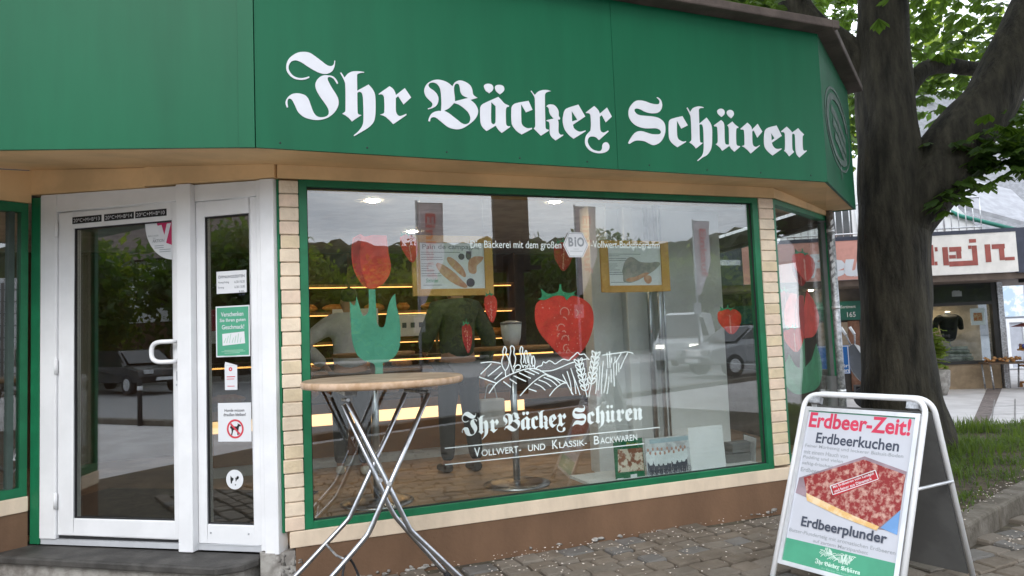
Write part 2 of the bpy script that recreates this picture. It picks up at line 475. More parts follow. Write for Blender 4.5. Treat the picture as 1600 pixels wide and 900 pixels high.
# bedding under the setts
g = MB(); g.poly([(-6, -1.2, -0.022), (7.5, -1.2, -0.022), (7.5, 4.2, -0.022), (4.6, 6.6, -0.022), (2.2, 8, -0.022), (-6, 7.5, -0.022)])
tag(g.build("pavement_bedding", EARTH), kind="structure")
g = MB()
rnd = random.Random(3)
pf = Frame(FW.o.x, FW.o.y, FW.a + R(4))
row = 0; v = -4.6
while v < 2.2:
    h = rnd.uniform(0.115, 0.15); u = -3.2 + rnd.uniform(-0.2, 0)
    dz_row = rnd.uniform(-0.004, 0.004)
    while u < 6.5:
        L = rnd.uniform(0.14, 0.235)
        c = pf(u + L / 2, v + h / 2, 0)
        lv = (c - FW.o).dot(FW.n); lu = (c - FW.o).dot(FW.d)
        dv = (c - DW.o).dot(DW.n)
        ok = lv < (-0.06 if lu > -0.1 else -0.02 - 0.1) and c.y > -1.2
        if lu < 0 and dv > 0.05: ok = False
        if lu > 3.55 and (c - RW.o).dot(RW.n) > -0.05: ok = False
        if (Vector((c.x, c.y)) - Vector((2.62, 4.45))).dot(Vector((-0.64, 0.77))) > -0.12 and c.x > 2.45: ok = False
        if ok:
            gap = rnd.uniform(0.006, 0.013); z = 0.004 + rnd.uniform(-0.005, 0.006) + dz_row
            j = lambda a=0.008: rnd.uniform(-a, a)
            b = [(u + gap + j(), v + gap + j()), (u + L - gap + j(), v + gap + j()), (u + L - gap + j(), v + h - gap + j()), (u + gap + j(), v + h - gap + j())]
            cu_, cv_ = u + L / 2, v + h / 2
            tz = [z + j(0.004) for _ in range(4)]
            ring0 = [pf(p[0], p[1], -0.024) for p in b]
            ring1 = [pf(p[0], p[1], z - 0.009) for p in b]
            ring2 = [pf(p[0] + (cu_ - p[0]) * 0.085, p[1] + (cv_ - p[1]) * 0.11, tz[i]) for i, p in enumerate(b)]
            mid = [pf(cu_ + (b[i][0] + b[(i + 1) % 4][0] - 2 * cu_) * 0.27, cv_ + (b[i][1] + b[(i + 1) % 4][1] - 2 * cv_) * 0.27, z + 0.004) for i in range(4)]
            vs_ = ring0 + ring1 + ring2
            fs_ = []
            for k in range(2):
                for i in range(4):
                    fs_.append((k * 4 + i, k * 4 + (i + 1) % 4, k * 4 + 4 + (i + 1) % 4, k * 4 + 4 + i))
            fs_.append((8, 9, 10, 11))
            g.cur = rnd.choice((0, 0, 0, 1, 1, 1, 2)); g.add(vs_, fs_, False)
        u += L
    v += h
tag(g.build("cobble_pavement", [SETT, SETT2, SETT3]), kind="structure")
# paved square towards the neighbour shop, with paler strips
g = MB(); g.poly([(2.4, 8.2, -0.03), (5.2, 6.5, -0.03), (30, 1, -0.03), (34, 30, -0.03), (2.4, 30, -0.03)])
tag(g.build("paved_square", PLAZA), kind="structure")
g = MB()
for k in range(7):
    a = Vector((4.868,7.484,-0.0)) + Vector((0.28 * k, -0.02 * k, 0)); b = Vector((8.069,12.078,0.0)) + Vector((0.33 * k, -0.02 * k, 0))
    wv = Vector((0.022, 0, 0)); dz = Vector((0, 0, -0.024 + 0.0003 * k))
    g.poly([a + dz, a + wv + dz, b + wv + dz, b + dz])
for k in range(1, 5):
    a = Vector((4.868,7.484,-0.0)) * (1 - k / 5) + Vector((8.069,12.078,0.0)) * (k / 5) + Vector((-0.1, 0, -0.0205))
    g.poly([a, a + Vector((2.3, -0.1, 0)), a + Vector((2.3, -0.075, 0)), a + Vector((0, 0.025, 0))])
tag(g.build("paving_joint", PAVER), kind="structure")
g = MB()
a = Vector((5.517,8.789,0.0)); b = Vector((9.393,14.221,0.0)); dz = Vector((0, 0, -0.0265))
g.poly([a + dz, a + dz + Vector((0.2, 0, 0)), b + dz + Vector((0.3, 0, 0)), b + dz])
tag(g.build("drain_strip", mat("brown_drain_setts", (0.17, 0.14, 0.13), 0.85, var=0.25, scale=14)), kind="structure")

# ================================================================== the bakery
BK = thing("bakery_building", "corner bakery with green fascia, cream brick pillars and a big shop window", "building", (FW.o.x, FW.o.y, 0))
def bpart(mb, name, M, bevel=0.0, parent=None, **k):
    return mb.build(name, M, parent or BK, bevel=bevel, **k)
FL = 3.62      # length of the front wall
ZW0, ZW1 = 0.309, 2.352
# brick pillars: one strip of courses each
def pillar(fr, u0, u1, z0, z1, name="brick_pillar"):
    b = MB(); n = int(round((z1 - z0) / 0.0815)); h = (z1 - z0) / n
    rr = random.Random(int(u0 * 100) + 5)
    for i in range(n):
        q = rr.uniform(-0.0025, 0.0025)
        b.cur = rr.choice((0, 0, 1, 2)); q *= 1.5
        b.box(fr, u0 + q, u1 + q * 0.5, -0.012 + q, 0.12, z0 + i * h + 0.0035, z0 + (i + 1) * h - 0.0035)
    o = bpart(b, name, [BRICK, BRICK2, BRICK3], bevel=0.004)
    c = MB(); c.box(fr, u0 + 0.005, u1 - 0.005, 0.0, 0.115, z0, z1)
    bpart(c, "mortar", JOINT, parent=o)
pillar(FW, 0.005, 0.112, 0.315, 2.345)
pillar(FW, 3.482, 3.62, 0.33, 2.352)
# plinth
b = MB(); b.box(FW, 0.03, 3.66, -0.014, 0.16, 0.223, 0.313); bpart(b, "cream_plinth_band", CREAM, bevel=0.004)
b = MB(); b.box(FW, 0.06, 3.68, -0.006, 0.16, -0.06, 0.2228); bpart(b, "brown_plinth", BROWN, bevel=0.004)
# crumbled corner base under the door frame
b = MB(); rr = random.Random(2)
b.box(FW, -0.13, 0.058, 0.0, 0.2, -0.05, 0.205)
for i in range(16):
    c = FW(rr.uniform(-0.12, 0.09), 0.004, rr.uniform(0, 0.19))
    b.blob(c, (rr.uniform(0.015, 0.04), 0.008, rr.uniform(0.01, 0.03)), 5, 4, 0.45)
bpart(b, "crumbling_render", CONCRETE)
b = MB(); rr = random.Random(9)
for i in range(46):
    u = rr.choice([rr.uniform(0.1, 0.9), rr.uniform(0.1, 3.5)])
    b.blob(FW(u, -0.012, rr.uniform(0.0, 0.02)), (rr.uniform(0.008, 0.03), rr.uniform(0.006, 0.014), rr.uniform(0.004, 0.011)), 5, 4, 0.45)
bpart(b, "loose_render_chips", CONCRETE)
# front window
fw_ = MB(); fw_.rect_ring(FW, 0.113, 3.481, 0.3135, 2.352, 0.047, 0.053, 0.043, 0.04, -0.004, 0.07)
win = bpart(fw_, "shop_window", GREEN_FRAME, bevel=0.003)
b = MB(); b.box(FW, 0.155, 3.433, 0.03, 0.038, 0.352, 2.316); bpart(b, "pane", PANE, parent=win)
b = MB(); b.rect_ring(FW, 0.16, 3.428, 0.3565, 2.312, 0.006, 0.006, 0.006, 0.006, 0.02, 0.03); bpart(b, "rubber_seal", RUBBER, parent=win)
# header board over the window and door
b = MB(); b.box(FW, -0.005, FL + 0.01, -0.02, 0.12, 2.354, 2.435); bpart(b, "header_board", CREAM_SOFFIT, bevel=0.003)
b = MB(); b.slab([tuple(DW(-1.78, -0.022, 0))[:2], tuple(DW(-0.905, -0.022, 0))[:2], tuple(DW(-0.905, 0.1, 0))[:2], tuple(DW(-1.78, 0.1, 0))[:2]], [2.405, 2.378, 2.378, 2.405], [2.57, 2.50, 2.50, 2.57])
bpart(b, "header_board", CREAM_SOFFIT, bevel=0.003)
b = MB(); b.slab([tuple(DW(-0.90, -0.03, 0))[:2], tuple(DW(-0.008, -0.03, 0))[:2], tuple(DW(-0.008, 0.1, 0))[:2], tuple(DW(-0.90, 0.1, 0))[:2]], [2.384, 2.355, 2.355, 2.384], [2.505, 2.437, 2.437, 2.505])
bpart(b, "header_board", CREAM_SOFFIT, bevel=0.003)
# fascia panels and soffit
ZB, ZT = 2.404, 3.51
LF0 = Vector((-2.523,3.464,2.404)); LFm = Vector((-1.377,3.588,2.404)); FB = Vector((FA.o.x, FA.o.y, ZB))
FAe = FA(3.916, 0, ZB); RFe = Vector((3.165,6.405,2.404))
ldir = (LFm - LF0).normalized(); LF1 = LFm - ldir * 4.5
LFA = Frame(LFm.x, LFm.y, math.atan2(ldir.y, ldir.x))
rdir = (RFe - FAe).normalized(); RFA = Frame(FAe.x, FAe.y, math.atan2(rdir.y, rdir.x))
rlen = (RFe - FAe).length; flen = (FAe - FB).length
b = MB(); b.box(FA, 0.0, 2.1585, 0, 0.02, ZB, ZT); b.box(FA, 2.1615, flen, 0, 0.02, ZB, ZT)
fascia = bpart(b, "fascia", GREEN_SIGN)
GLY = [[(0.413,2.909,1),(0.409,2.878),(0.395,2.848),(0.367,2.831),(0.34,2.829),(0.309,2.839),(0.278,2.854),(0.245,2.874),(0.224,2.884),(0.204,2.887),(0.184,2.878),(0.171,2.856),(0.17,2.835),(0.181,2.813),(0.198,2.799),(0.222,2.793),(0.246,2.796),(0.274,2.807,1),(0.275,2.8,1),(0.253,2.788),(0.226,2.783),(0.198,2.786),(0.174,2.802),(0.159,2.827),(0.158,2.855),(0.167,2.884),(0.187,2.909),(0.218,2.931),(0.251,2.939),(0.28,2.937),(0.311,2.919),(0.337,2.901),(0.364,2.882),(0.379,2.876),(0.395,2.878),(0.405,2.889),(0.409,2.909,1)],[(0.426,2.785,1),(0.416,2.805),(0.399,2.82),(0.378,2.823),(0.353,2.821),(0.331,2.81),(0.312,2.787),(0.305,2.761),(0.311,2.733),(0.328,2.702),(0.35,2.671),(0.368,2.642),(0.373,2.621),(0.369,2.605),(0.353,2.593),(0.331,2.588),(0.315,2.59),(0.3,2.601),(0.289,2.621),(0.279,2.651),(0.268,2.682),(0.253,2.7),(0.233,2.707),(0.205,2.708),(0.179,2.698),(0.159,2.677),(0.15,2.653),(0.156,2.626,1),(0.163,2.629,1),(0.16,2.654),(0.163,2.67),(0.172,2.676),(0.183,2.67),(0.193,2.652),(0.204,2.626),(0.216,2.604),(0.238,2.585),(0.264,2.575),(0.304,2.571),(0.339,2.577),(0.371,2.592),(0.399,2.617),(0.417,2.644),(0.426,2.673),(0.423,2.701),(0.412,2.724),(0.395,2.751),(0.38,2.778),(0.371,2.8),(0.373,2.812),(0.387,2.814),(0.403,2.806),(0.42,2.779,1)],[(0.438,2.844,1),(0.444,2.847,1),(0.461,2.82,1),(0.48,2.844),(0.506,2.859),(0.536,2.863),(0.569,2.863,1),(0.568,2.859,1),(0.546,2.854),(0.531,2.845),(0.529,2.832),(0.528,2.753,1),(0.591,2.794,1),(0.609,2.775),(0.623,2.75),(0.627,2.721),(0.627,2.673),(0.624,2.625),(0.616,2.59),(0.599,2.565),(0.575,2.544),(0.547,2.525),(0.505,2.497,1),(0.503,2.502,1),(0.528,2.526),(0.547,2.552),(0.556,2.576),(0.559,2.619),(0.559,2.691),(0.557,2.729),(0.55,2.745),(0.538,2.748),(0.528,2.741,1),(0.527,2.636),(0.531,2.622),(0.548,2.618,1),(0.521,2.599),(0.495,2.578,1),(0.479,2.596),(0.461,2.609),(0.444,2.617,1),(0.459,2.63),(0.462,2.644),(0.464,2.782),(0.459,2.803)],[(0.645,2.746,1),(0.708,2.796,1),(0.727,2.784),(0.738,2.766),(0.743,2.749,1),(0.795,2.794,1),(0.83,2.743,1),(0.785,2.699,1),(0.756,2.744,1),(0.742,2.732,1),(0.74,2.664),(0.745,2.642),(0.758,2.631),(0.776,2.635),(0.799,2.647,1),(0.8,2.639,1),(0.723,2.581,1),(0.7,2.604),(0.676,2.622),(0.65,2.629,1),(0.67,2.638),(0.675,2.648),(0.676,2.726),(0.67,2.742),(0.658,2.746),(0.649,2.742,1)],[(0.925,2.615,1),(0.932,2.636),(0.945,2.658),(0.965,2.672),(0.988,2.679),(1.003,2.68,1),(1.007,2.721),(1.007,2.767),(1.005,2.796),(0.999,2.819),(0.985,2.836),(0.968,2.843),(0.949,2.841),(0.936,2.831),(0.934,2.82),(0.942,2.809),(0.963,2.796),(0.981,2.779),(0.99,2.757),(0.988,2.732),(0.977,2.71),(0.955,2.694),(0.927,2.683,1),(0.925,2.688,1),(0.945,2.697),(0.953,2.71),(0.952,2.722),(0.935,2.738),(0.917,2.757),(0.908,2.781),(0.911,2.806),(0.926,2.832),(0.948,2.849),(0.971,2.859),(0.999,2.863),(1.028,2.859),(1.054,2.849),(1.077,2.832,1),(1.093,2.857),(1.119,2.871),(1.145,2.87),(1.173,2.859),(1.19,2.844),(1.198,2.823),(1.202,2.798),(1.21,2.788),(1.229,2.778,1),(1.184,2.762,1),(1.209,2.743),(1.225,2.719),(1.229,2.694),(1.219,2.664),(1.196,2.636),(1.166,2.611),(1.131,2.589),(1.1,2.58),(1.066,2.582),(1.04,2.59),(1.015,2.607),(0.995,2.622),(0.97,2.639),(0.951,2.639),(0.94,2.63),(0.936,2.613,1)],[(1.089,2.745,1),(1.089,2.77),(1.086,2.8),(1.087,2.829),(1.095,2.846),(1.106,2.851),(1.116,2.847),(1.122,2.829),(1.125,2.804),(1.138,2.784),(1.17,2.772,1)],[(1.022,2.683,1),(1.053,2.702),(1.084,2.734,1),(1.114,2.726),(1.148,2.704),(1.171,2.681),(1.18,2.652),(1.171,2.626),(1.149,2.614),(1.127,2.618),(1.102,2.635),(1.077,2.652),(1.048,2.672)],[(1.272,2.854),(1.282,2.865),(1.302,2.87),(1.322,2.866),(1.331,2.851),(1.326,2.833),(1.304,2.812,1),(1.281,2.827)],[(1.341,2.852),(1.35,2.865),(1.37,2.87),(1.393,2.866),(1.401,2.852),(1.396,2.834),(1.372,2.812,1),(1.348,2.829)],[(1.243,2.714),(1.25,2.734),(1.269,2.749),(1.36,2.796,1),(1.378,2.78),(1.398,2.76),(1.427,2.749,1),(1.427,2.743,1),(1.413,2.738),(1.406,2.724),(1.403,2.646),(1.406,2.629),(1.415,2.623),(1.429,2.624,1),(1.429,2.619,1),(1.374,2.579,1),(1.354,2.595),(1.337,2.62,1),(1.278,2.583,1),(1.256,2.601),(1.244,2.623),(1.241,2.65)],[(1.314,2.76,1),(1.341,2.738,1),(1.337,2.645),(1.331,2.632),(1.32,2.628),(1.309,2.639)],[(1.442,2.732),(1.45,2.752),(1.471,2.767),(1.556,2.79,1),(1.58,2.737,1),(1.536,2.717,1),(1.506,2.766,1),(1.503,2.663),(1.507,2.641),(1.521,2.627),(1.544,2.62),(1.571,2.625,1),(1.572,2.618,1),(1.502,2.579,1),(1.473,2.595),(1.451,2.618),(1.44,2.641)],[(1.573,2.853,1),(1.578,2.855,1),(1.599,2.83,1),(1.62,2.851),(1.647,2.864),(1.679,2.869),(1.712,2.865,1),(1.687,2.858),(1.672,2.847),(1.667,2.831),(1.662,2.645),(1.665,2.626),(1.684,2.621,1),(1.684,2.616,1),(1.629,2.58,1),(1.606,2.601),(1.583,2.622,1),(1.593,2.634),(1.595,2.655),(1.599,2.798),(1.596,2.819)],[(1.674,2.767,1),(1.686,2.777),(1.703,2.781),(1.726,2.779),(1.746,2.763),(1.756,2.74),(1.756,2.713),(1.764,2.701,1),(1.762,2.692,1),(1.748,2.69,1),(1.752,2.668),(1.749,2.619),(1.753,2.604),(1.764,2.596),(1.781,2.599,1),(1.779,2.592,1),(1.727,2.558,1),(1.702,2.576),(1.69,2.599),(1.691,2.652),(1.686,2.67),(1.671,2.675,1),(1.671,2.68,1),(1.72,2.694,1),(1.7,2.714),(1.691,2.737),(1.69,2.753),(1.682,2.763)],[(1.782,2.697),(1.788,2.724),(1.795,2.746),(1.81,2.764),(1.895,2.797,1),(1.94,2.725,1),(1.85,2.665,1),(1.857,2.644),(1.875,2.631),(1.898,2.625),(1.936,2.636,1),(1.938,2.631,1),(1.851,2.577,1),(1.82,2.598),(1.795,2.628),(1.784,2.659)],[(1.846,2.753,1),(1.883,2.7,1),(1.846,2.686,1)],[(1.945,2.751,1),(2.007,2.798,1),(2.027,2.782),(2.039,2.767),(2.044,2.751,1),(2.099,2.796,1),(2.131,2.74,1),(2.085,2.699,1),(2.059,2.744,1),(2.043,2.732,1),(2.042,2.658),(2.047,2.639),(2.065,2.632),(2.098,2.647,1),(2.103,2.642,1),(2.03,2.581,1),(2.008,2.598),(1.981,2.601),(1.959,2.592),(1.949,2.569),(1.957,2.543),(1.98,2.52),(2.006,2.512),(2.034,2.512),(2.049,2.527),(2.053,2.552),(2.068,2.568),(2.089,2.569),(2.102,2.552),(2.098,2.527),(2.073,2.507),(2.03,2.497),(1.991,2.5),(1.958,2.513),(1.935,2.539),(1.93,2.568),(1.939,2.601),(1.958,2.624),(1.974,2.642),(1.978,2.734),(1.968,2.747),(1.949,2.747,1)],[(2.476,2.896,1),(2.484,2.899,1),(2.505,2.886),(2.516,2.863),(2.515,2.837),(2.503,2.813),(2.482,2.796),(2.452,2.788),(2.413,2.787),(2.374,2.795),(2.346,2.806),(2.319,2.809),(2.303,2.801),(2.304,2.787),(2.32,2.772),(2.348,2.766),(2.392,2.766),(2.441,2.766),(2.48,2.761),(2.509,2.747),(2.527,2.727),(2.532,2.698),(2.527,2.663),(2.511,2.628),(2.485,2.598),(2.454,2.581),(2.429,2.576),(2.4,2.584),(2.372,2.595),(2.338,2.599),(2.295,2.595),(2.25,2.571,1),(2.241,2.577,1),(2.267,2.615),(2.293,2.644),(2.318,2.658),(2.347,2.662),(2.38,2.657),(2.419,2.649),(2.458,2.649),(2.486,2.654),(2.496,2.667),(2.487,2.681),(2.461,2.689),(2.421,2.686),(2.372,2.683),(2.324,2.69),(2.287,2.708),(2.262,2.738),(2.256,2.769),(2.264,2.805),(2.287,2.836),(2.315,2.858),(2.349,2.865),(2.388,2.862),(2.427,2.853),(2.466,2.85),(2.491,2.855),(2.499,2.87),(2.493,2.883)],[(2.561,2.733),(2.568,2.751),(2.59,2.764),(2.672,2.788,1),(2.711,2.728,1),(2.658,2.702,1),(2.626,2.755,1),(2.621,2.657),(2.628,2.632),(2.645,2.621),(2.668,2.615),(2.689,2.62,1),(2.69,2.614,1),(2.618,2.574,1),(2.584,2.594),(2.562,2.618),(2.556,2.642)],[(2.71,2.847,1),(2.717,2.851,1),(2.736,2.82,1),(2.759,2.848),(2.787,2.861),(2.818,2.867),(2.85,2.863,1),(2.848,2.859,1),(2.823,2.855),(2.809,2.844),(2.807,2.824),(2.805,2.747,1),(2.868,2.794,1),(2.888,2.771),(2.902,2.749),(2.908,2.719),(2.904,2.657),(2.898,2.605),(2.883,2.568),(2.853,2.536),(2.815,2.516),(2.777,2.491,1),(2.771,2.494,1),(2.8,2.517),(2.82,2.541),(2.829,2.57),(2.834,2.631),(2.836,2.713),(2.83,2.738),(2.819,2.745),(2.805,2.739,1),(2.802,2.634),(2.807,2.619),(2.822,2.619,1),(2.822,2.614,1),(2.767,2.575,1),(2.745,2.597),(2.715,2.614,1),(2.732,2.627),(2.736,2.645),(2.739,2.782),(2.732,2.807)],[(2.96,2.844),(2.969,2.858),(2.991,2.866),(3.013,2.862),(3.023,2.847),(3.018,2.828),(2.993,2.808,1),(2.969,2.824)],[(3.04,2.843),(3.049,2.857),(3.07,2.864),(3.092,2.859),(3.101,2.843),(3.096,2.827),(3.074,2.805,1),(3.048,2.823)],[(2.926,2.745,1),(2.988,2.786,1),(3.006,2.773),(3.012,2.753),(3.012,2.727),(3.009,2.643),(3.014,2.623),(3.033,2.619),(3.044,2.622,1),(3.05,2.729),(3.048,2.742),(3.038,2.754,1),(3.083,2.784,1),(3.104,2.765),(3.133,2.749,1),(3.131,2.743,1),(3.118,2.74),(3.111,2.724),(3.105,2.634),(3.112,2.619),(3.136,2.616,1),(3.135,2.61,1),(3.085,2.573,1),(3.062,2.59),(3.045,2.611,1),(2.983,2.573,1),(2.962,2.596),(2.931,2.616,1),(2.945,2.624),(2.951,2.639),(2.953,2.727),(2.947,2.738),(2.93,2.738,1)],[(3.149,2.738,1),(3.212,2.786,1),(3.231,2.773),(3.244,2.759),(3.249,2.739,1),(3.302,2.785,1),(3.339,2.732,1),(3.292,2.686,1),(3.264,2.734,1),(3.249,2.726,1),(3.246,2.654),(3.25,2.631),(3.261,2.621),(3.277,2.62),(3.308,2.634,1),(3.309,2.63,1),(3.224,2.569,1),(3.196,2.594),(3.172,2.609),(3.152,2.617,1),(3.171,2.624),(3.177,2.634),(3.18,2.72),(3.175,2.733),(3.154,2.733,1)],[(3.352,2.699),(3.359,2.73),(3.367,2.746),(3.395,2.765),(3.471,2.786,1),(3.512,2.714,1),(3.417,2.658,1),(3.425,2.639),(3.441,2.623),(3.464,2.617),(3.501,2.623,1),(3.504,2.619,1),(3.417,2.567,1),(3.385,2.587),(3.359,2.612),(3.349,2.638)],[(3.418,2.728,1),(3.445,2.692,1),(3.417,2.675,1)],[(3.509,2.747,1),(3.563,2.785,1),(3.584,2.77),(3.602,2.755),(3.609,2.745,1),(3.669,2.782,1),(3.689,2.762),(3.72,2.74,1),(3.717,2.735,1),(3.708,2.728),(3.704,2.716),(3.7,2.638),(3.707,2.621),(3.734,2.624,1),(3.735,2.619,1),(3.662,2.567,1),(3.644,2.582),(3.633,2.606),(3.632,2.641),(3.634,2.723),(3.628,2.736),(3.615,2.737),(3.607,2.729,1),(3.602,2.624),(3.616,2.605,1),(3.568,2.57,1),(3.547,2.593),(3.524,2.609,1),(3.534,2.619),(3.542,2.728),(3.535,2.741),(3.513,2.742,1)]]
b = MB(); b.shape(FA, GLY, -0.002, 0.003); bpart(b, "lettering", LETTER, parent=fascia)
b = MB(); b.box(FA, 2.1585, 2.1615, 0.006, 0.02, ZB, ZT); bpart(b, "panel_seam", RUBBER, parent=fascia)
b = MB()
for k in range(9):
    b.lathe(Plane3(FA(0.12 + k * 0.455, 0.0, 2.435 + 0.004 * (k % 3)), FA.d, FA.k, -FA.n), [(0.0055, 0), (0.004, 0.003)], 8)
split(b, "fixing_screw", RUBBER, fascia)
b = MB(); b.box(LFA, -4.5, -0.002, 0, 0.02, ZB, ZT); bpart(b, "fascia", GREEN_SIGN)
cdir = (FB - LFm); CFA = Frame(LFm.x, LFm.y, math.atan2(cdir.y, cdir.x)); cl = cdir.length
b = MB(); b.box(CFA, 0.0, cl - 0.004, -0.008, 0.016, ZB - 0.002, ZT); bpart(b, "corner_cover", GREEN_SIGN)
b = MB(); b.box(RFA, 0.003, rlen, 0, 0.02, ZB, ZT); rf = bpart(b, "fascia", GREEN_SIGN)
# faded oval emblem on the side fascia
b = MB()
ez0, ez1 = 2.62, 3.28; eu0, eu1 = 0.10, rlen - 0.14
cx, cz, rx, rz = (eu0 + eu1) / 2, (ez0 + ez1) / 2, (eu1 - eu0) / 2, (ez1 - ez0) / 2
b.shape(RFA, [arc(cx, cz, rx, 0, 2 * PI, 40, rz), arc(cx, cz, rx - 0.025, 0, 2 * PI, 40, rz - 0.02)], -0.003, 0.003, False)
b.shape(RFA, [arc(cx, cz, rx - 0.07, 0.35, 2 * PI - 0.9, 34, rz - 0.05) + arc(cx, cz, rx - 0.16, 2 * PI - 0.9, 0.35, 34, rz - 0.10)], -0.004, 0.003, False)
for k in range(3):
    b.ribbon(RFA, [(cx - rx * 0.5 + 0.05 * k, cz + rz * (0.35 - 0.3 * k)), (cx - rx * 0.1, cz + rz * (0.3 - 0.3 * k)), (cx + rx * 0.3, cz + rz * (0.1 - 0.3 * k)), (cx + rx * 0.6, cz - rz * (0.05 + 0.28 * k))], 0.07, -0.0032 - 0.0004 * k)
b.ribbon(RFA, [(cx, cz - rz * 0.8), (cx + 0.02, cz - rz * 1.2)], 0.04, -0.0046)
bpart(b, "emblem", LETTER_OLD, parent=rf)
# wall line corner points with soffit height at the wall
L0 = DW(-1.775, 0, 0)
LA = R(56)
LWf = Frame(L0.x - math.cos(LA) * 3.0, L0.y - math.sin(LA) * 3.0, LA)     # wall left of the door, u = 3 at the door
E2 = RW(1.37, 0, 0)
cornw = [(LF1.x, LF1.y, ZB), (LFm.x, LFm.y, ZB), (FB.x, FB.y, ZB), (FAe.x, FAe.y, ZB), (RFe.x, RFe.y, ZB)]
P = lambda p, z: Vector((p.x, p.y, z))
q0 = FW(0, 0.02, 0); q1 = FW(FL, 0.02, 0)
b = MB()
S_ = lambda pts: b.poly(pts)
lend = LWf(2.10, 0.02, 0)
S_([P(LFA(-2.0, 0, 0), ZB + 0.006), P(lend, 2.48), P(L0, 2.57), P(LFm, ZB + 0.006)])
S_([P(LFm, ZB + 0.006), P(L0, 2.57), P(q0, 2.436), P(FB, ZB + 0.006)])
S_([P(FB, ZB + 0.006), P(q0, 2.436), P(q1, 2.436), P(FAe, ZB + 0.006)])
S_([P(FAe, ZB + 0.006), P(q1, 2.436), P(E2, 2.40), P(RFe, ZB + 0.006)])
bpart(b, "soffit", CREAM_SOFFIT)
# roof edge
b = MB()
ov = 0.12
for fr, a, c in ((LFA, -4.5, 0.0), (FA, -0.03, flen + 0.10), (RFA, -0.05, rlen + 0.12)):
    b.box(fr, a, c, -ov, 0.25, ZT + 0.0 + (0.003 if fr is FA else 0.0), ZT + 0.062 + (0.004 if fr is FA else 0.0))
split(b, "roof_edge", ROOFM, BK, bevel=0.01)
b = MB()
b.slab([(LF1.x, LF1.y + 0.1), (FB.x, FB.y + 0.1), (FAe.x - 0.05, FAe.y + 0.1), (RFe.x - 0.1, RFe.y), (2.5, 11.5), (-9, 12)], ZT - 0.02, ZT + 0.05)
bpart(b, "flat_roof", ROOFM)
b = MB(); b.box(RFA, rlen, rlen + 0.02, 0.0, 0.5, ZB, ZT); bpart(b, "fascia_return", GREEN_SIGN)
# chamfer window on the right and the east window behind it
EA = R(99.84)
EW = Frame(E2.x, E2.y, EA)
b = MB(); b.box(RW, 0.0, 1.36, -0.02, 0.1, 2.357, 2.43); bpart(b, "header_board", CREAM_SOFFIT, bevel=0.003)
b = MB(); b.rect_ring(RW, 0.012, 1.36, 0.325, 2.354, 0.035, 0.006, 0.04, 0.04, -0.004, 0.06)
sw = bpart(b, "side_window", GREEN_FRAME, bevel=0.003)
b = MB(); b.box(RW, 0.044, 1.352, 0.03, 0.038, 0.362, 2.317); bpart(b, "pane", PANE_CLEAR, parent=sw)
b = MB(); b.box(RW, 0.0, 1.38, -0.016, 0.16, 0.223, 0.324); bpart(b, "cream_plinth_band", CREAM, bevel=0.004)
b = MB(); b.box(RW, 0.0, 1.385, -0.008, 0.16, -0.06, 0.2228); bpart(b, "brown_plinth", BROWN)
b = MB(); b.box(EW, -0.02, 3.2, -0.02, 0.10, 2.30, 2.43); b.box(EW, -0.02, 3.2, 0.0, 0.12, -0.05, 0.9)
b.box(EW, 3.1, 5.0, 0, 0.15, -0.05, 2.45)
bpart(b, "east_wall", GREYDARK)
b = MB(); b.rect_ring(EW, 0.0, 3.1, 0.902, 2.298, 0.05, 0.05, 0.05, 0.03, 0.0, 0.06); ew = bpart(b, "side_window", GREYDARK)
b = MB(); b.box(EW, 0.05, 3.05, 0.03, 0.036, 0.95, 2.27); bpart(b, "pane", PANE_CLEAR, parent=ew)
# wall left of the door
LU = 2.20
b = MB(); b.slab([tuple(LWf(LU, -0.02, 0))[:2], tuple(LWf(2.985, -0.02, 0))[:2], tuple(LWf(2.985, 0.1, 0))[:2], tuple(LWf(LU, 0.1, 0))[:2]], 2.35, [2.47, 2.56, 2.56, 2.47]); bpart(b, "header_board", CREAM_SOFFIT)
LE = LWf(LU, 0.0, 0); LWW = Frame(LE.x, LE.y, R(-8))
b = MB(); b.box(LWW, -4.5, 0.0, 0.0, 0.15, -0.05, 2.50); bpart(b, "left_wall", BRICK)
b = MB(); b.rect_ring(LWf, LU, 2.975, 0.50, 2.348, 0.05, 0.04, 0.055, 0.06, -0.004, 0.06); lw_ = bpart(b, "left_window", GREEN_FRAME)
b = MB(); b.box(LWf, LU + 0.05, 2.935, 0.025, 0.033, 0.55, 2.29); bpart(b, "pane", PANE, parent=lw_)
b = MB(); b.box(LWf, 2.87, 2.90, 0.0, 0.06, 0.556, 2.287); b.box(LWf, 2.62, 2.67, 0.0, 0.06, 0.556, 2.287); split(b, "mullion", mat("grey_green_mullion", (0.05, 0.075, 0.065), 0.5), lw_)
b = MB(); b.box(LWf, LU, 2.98, -0.012, 0.15, 0.405, 0.498); bpart(b, "cream_plinth_band", CREAM, bevel=0.004)
b = MB(); b.box(LWf, LU, 2.98, -0.004, 0.15, -0.05, 0.4045); bpart(b, "brown_plinth", BROWN)

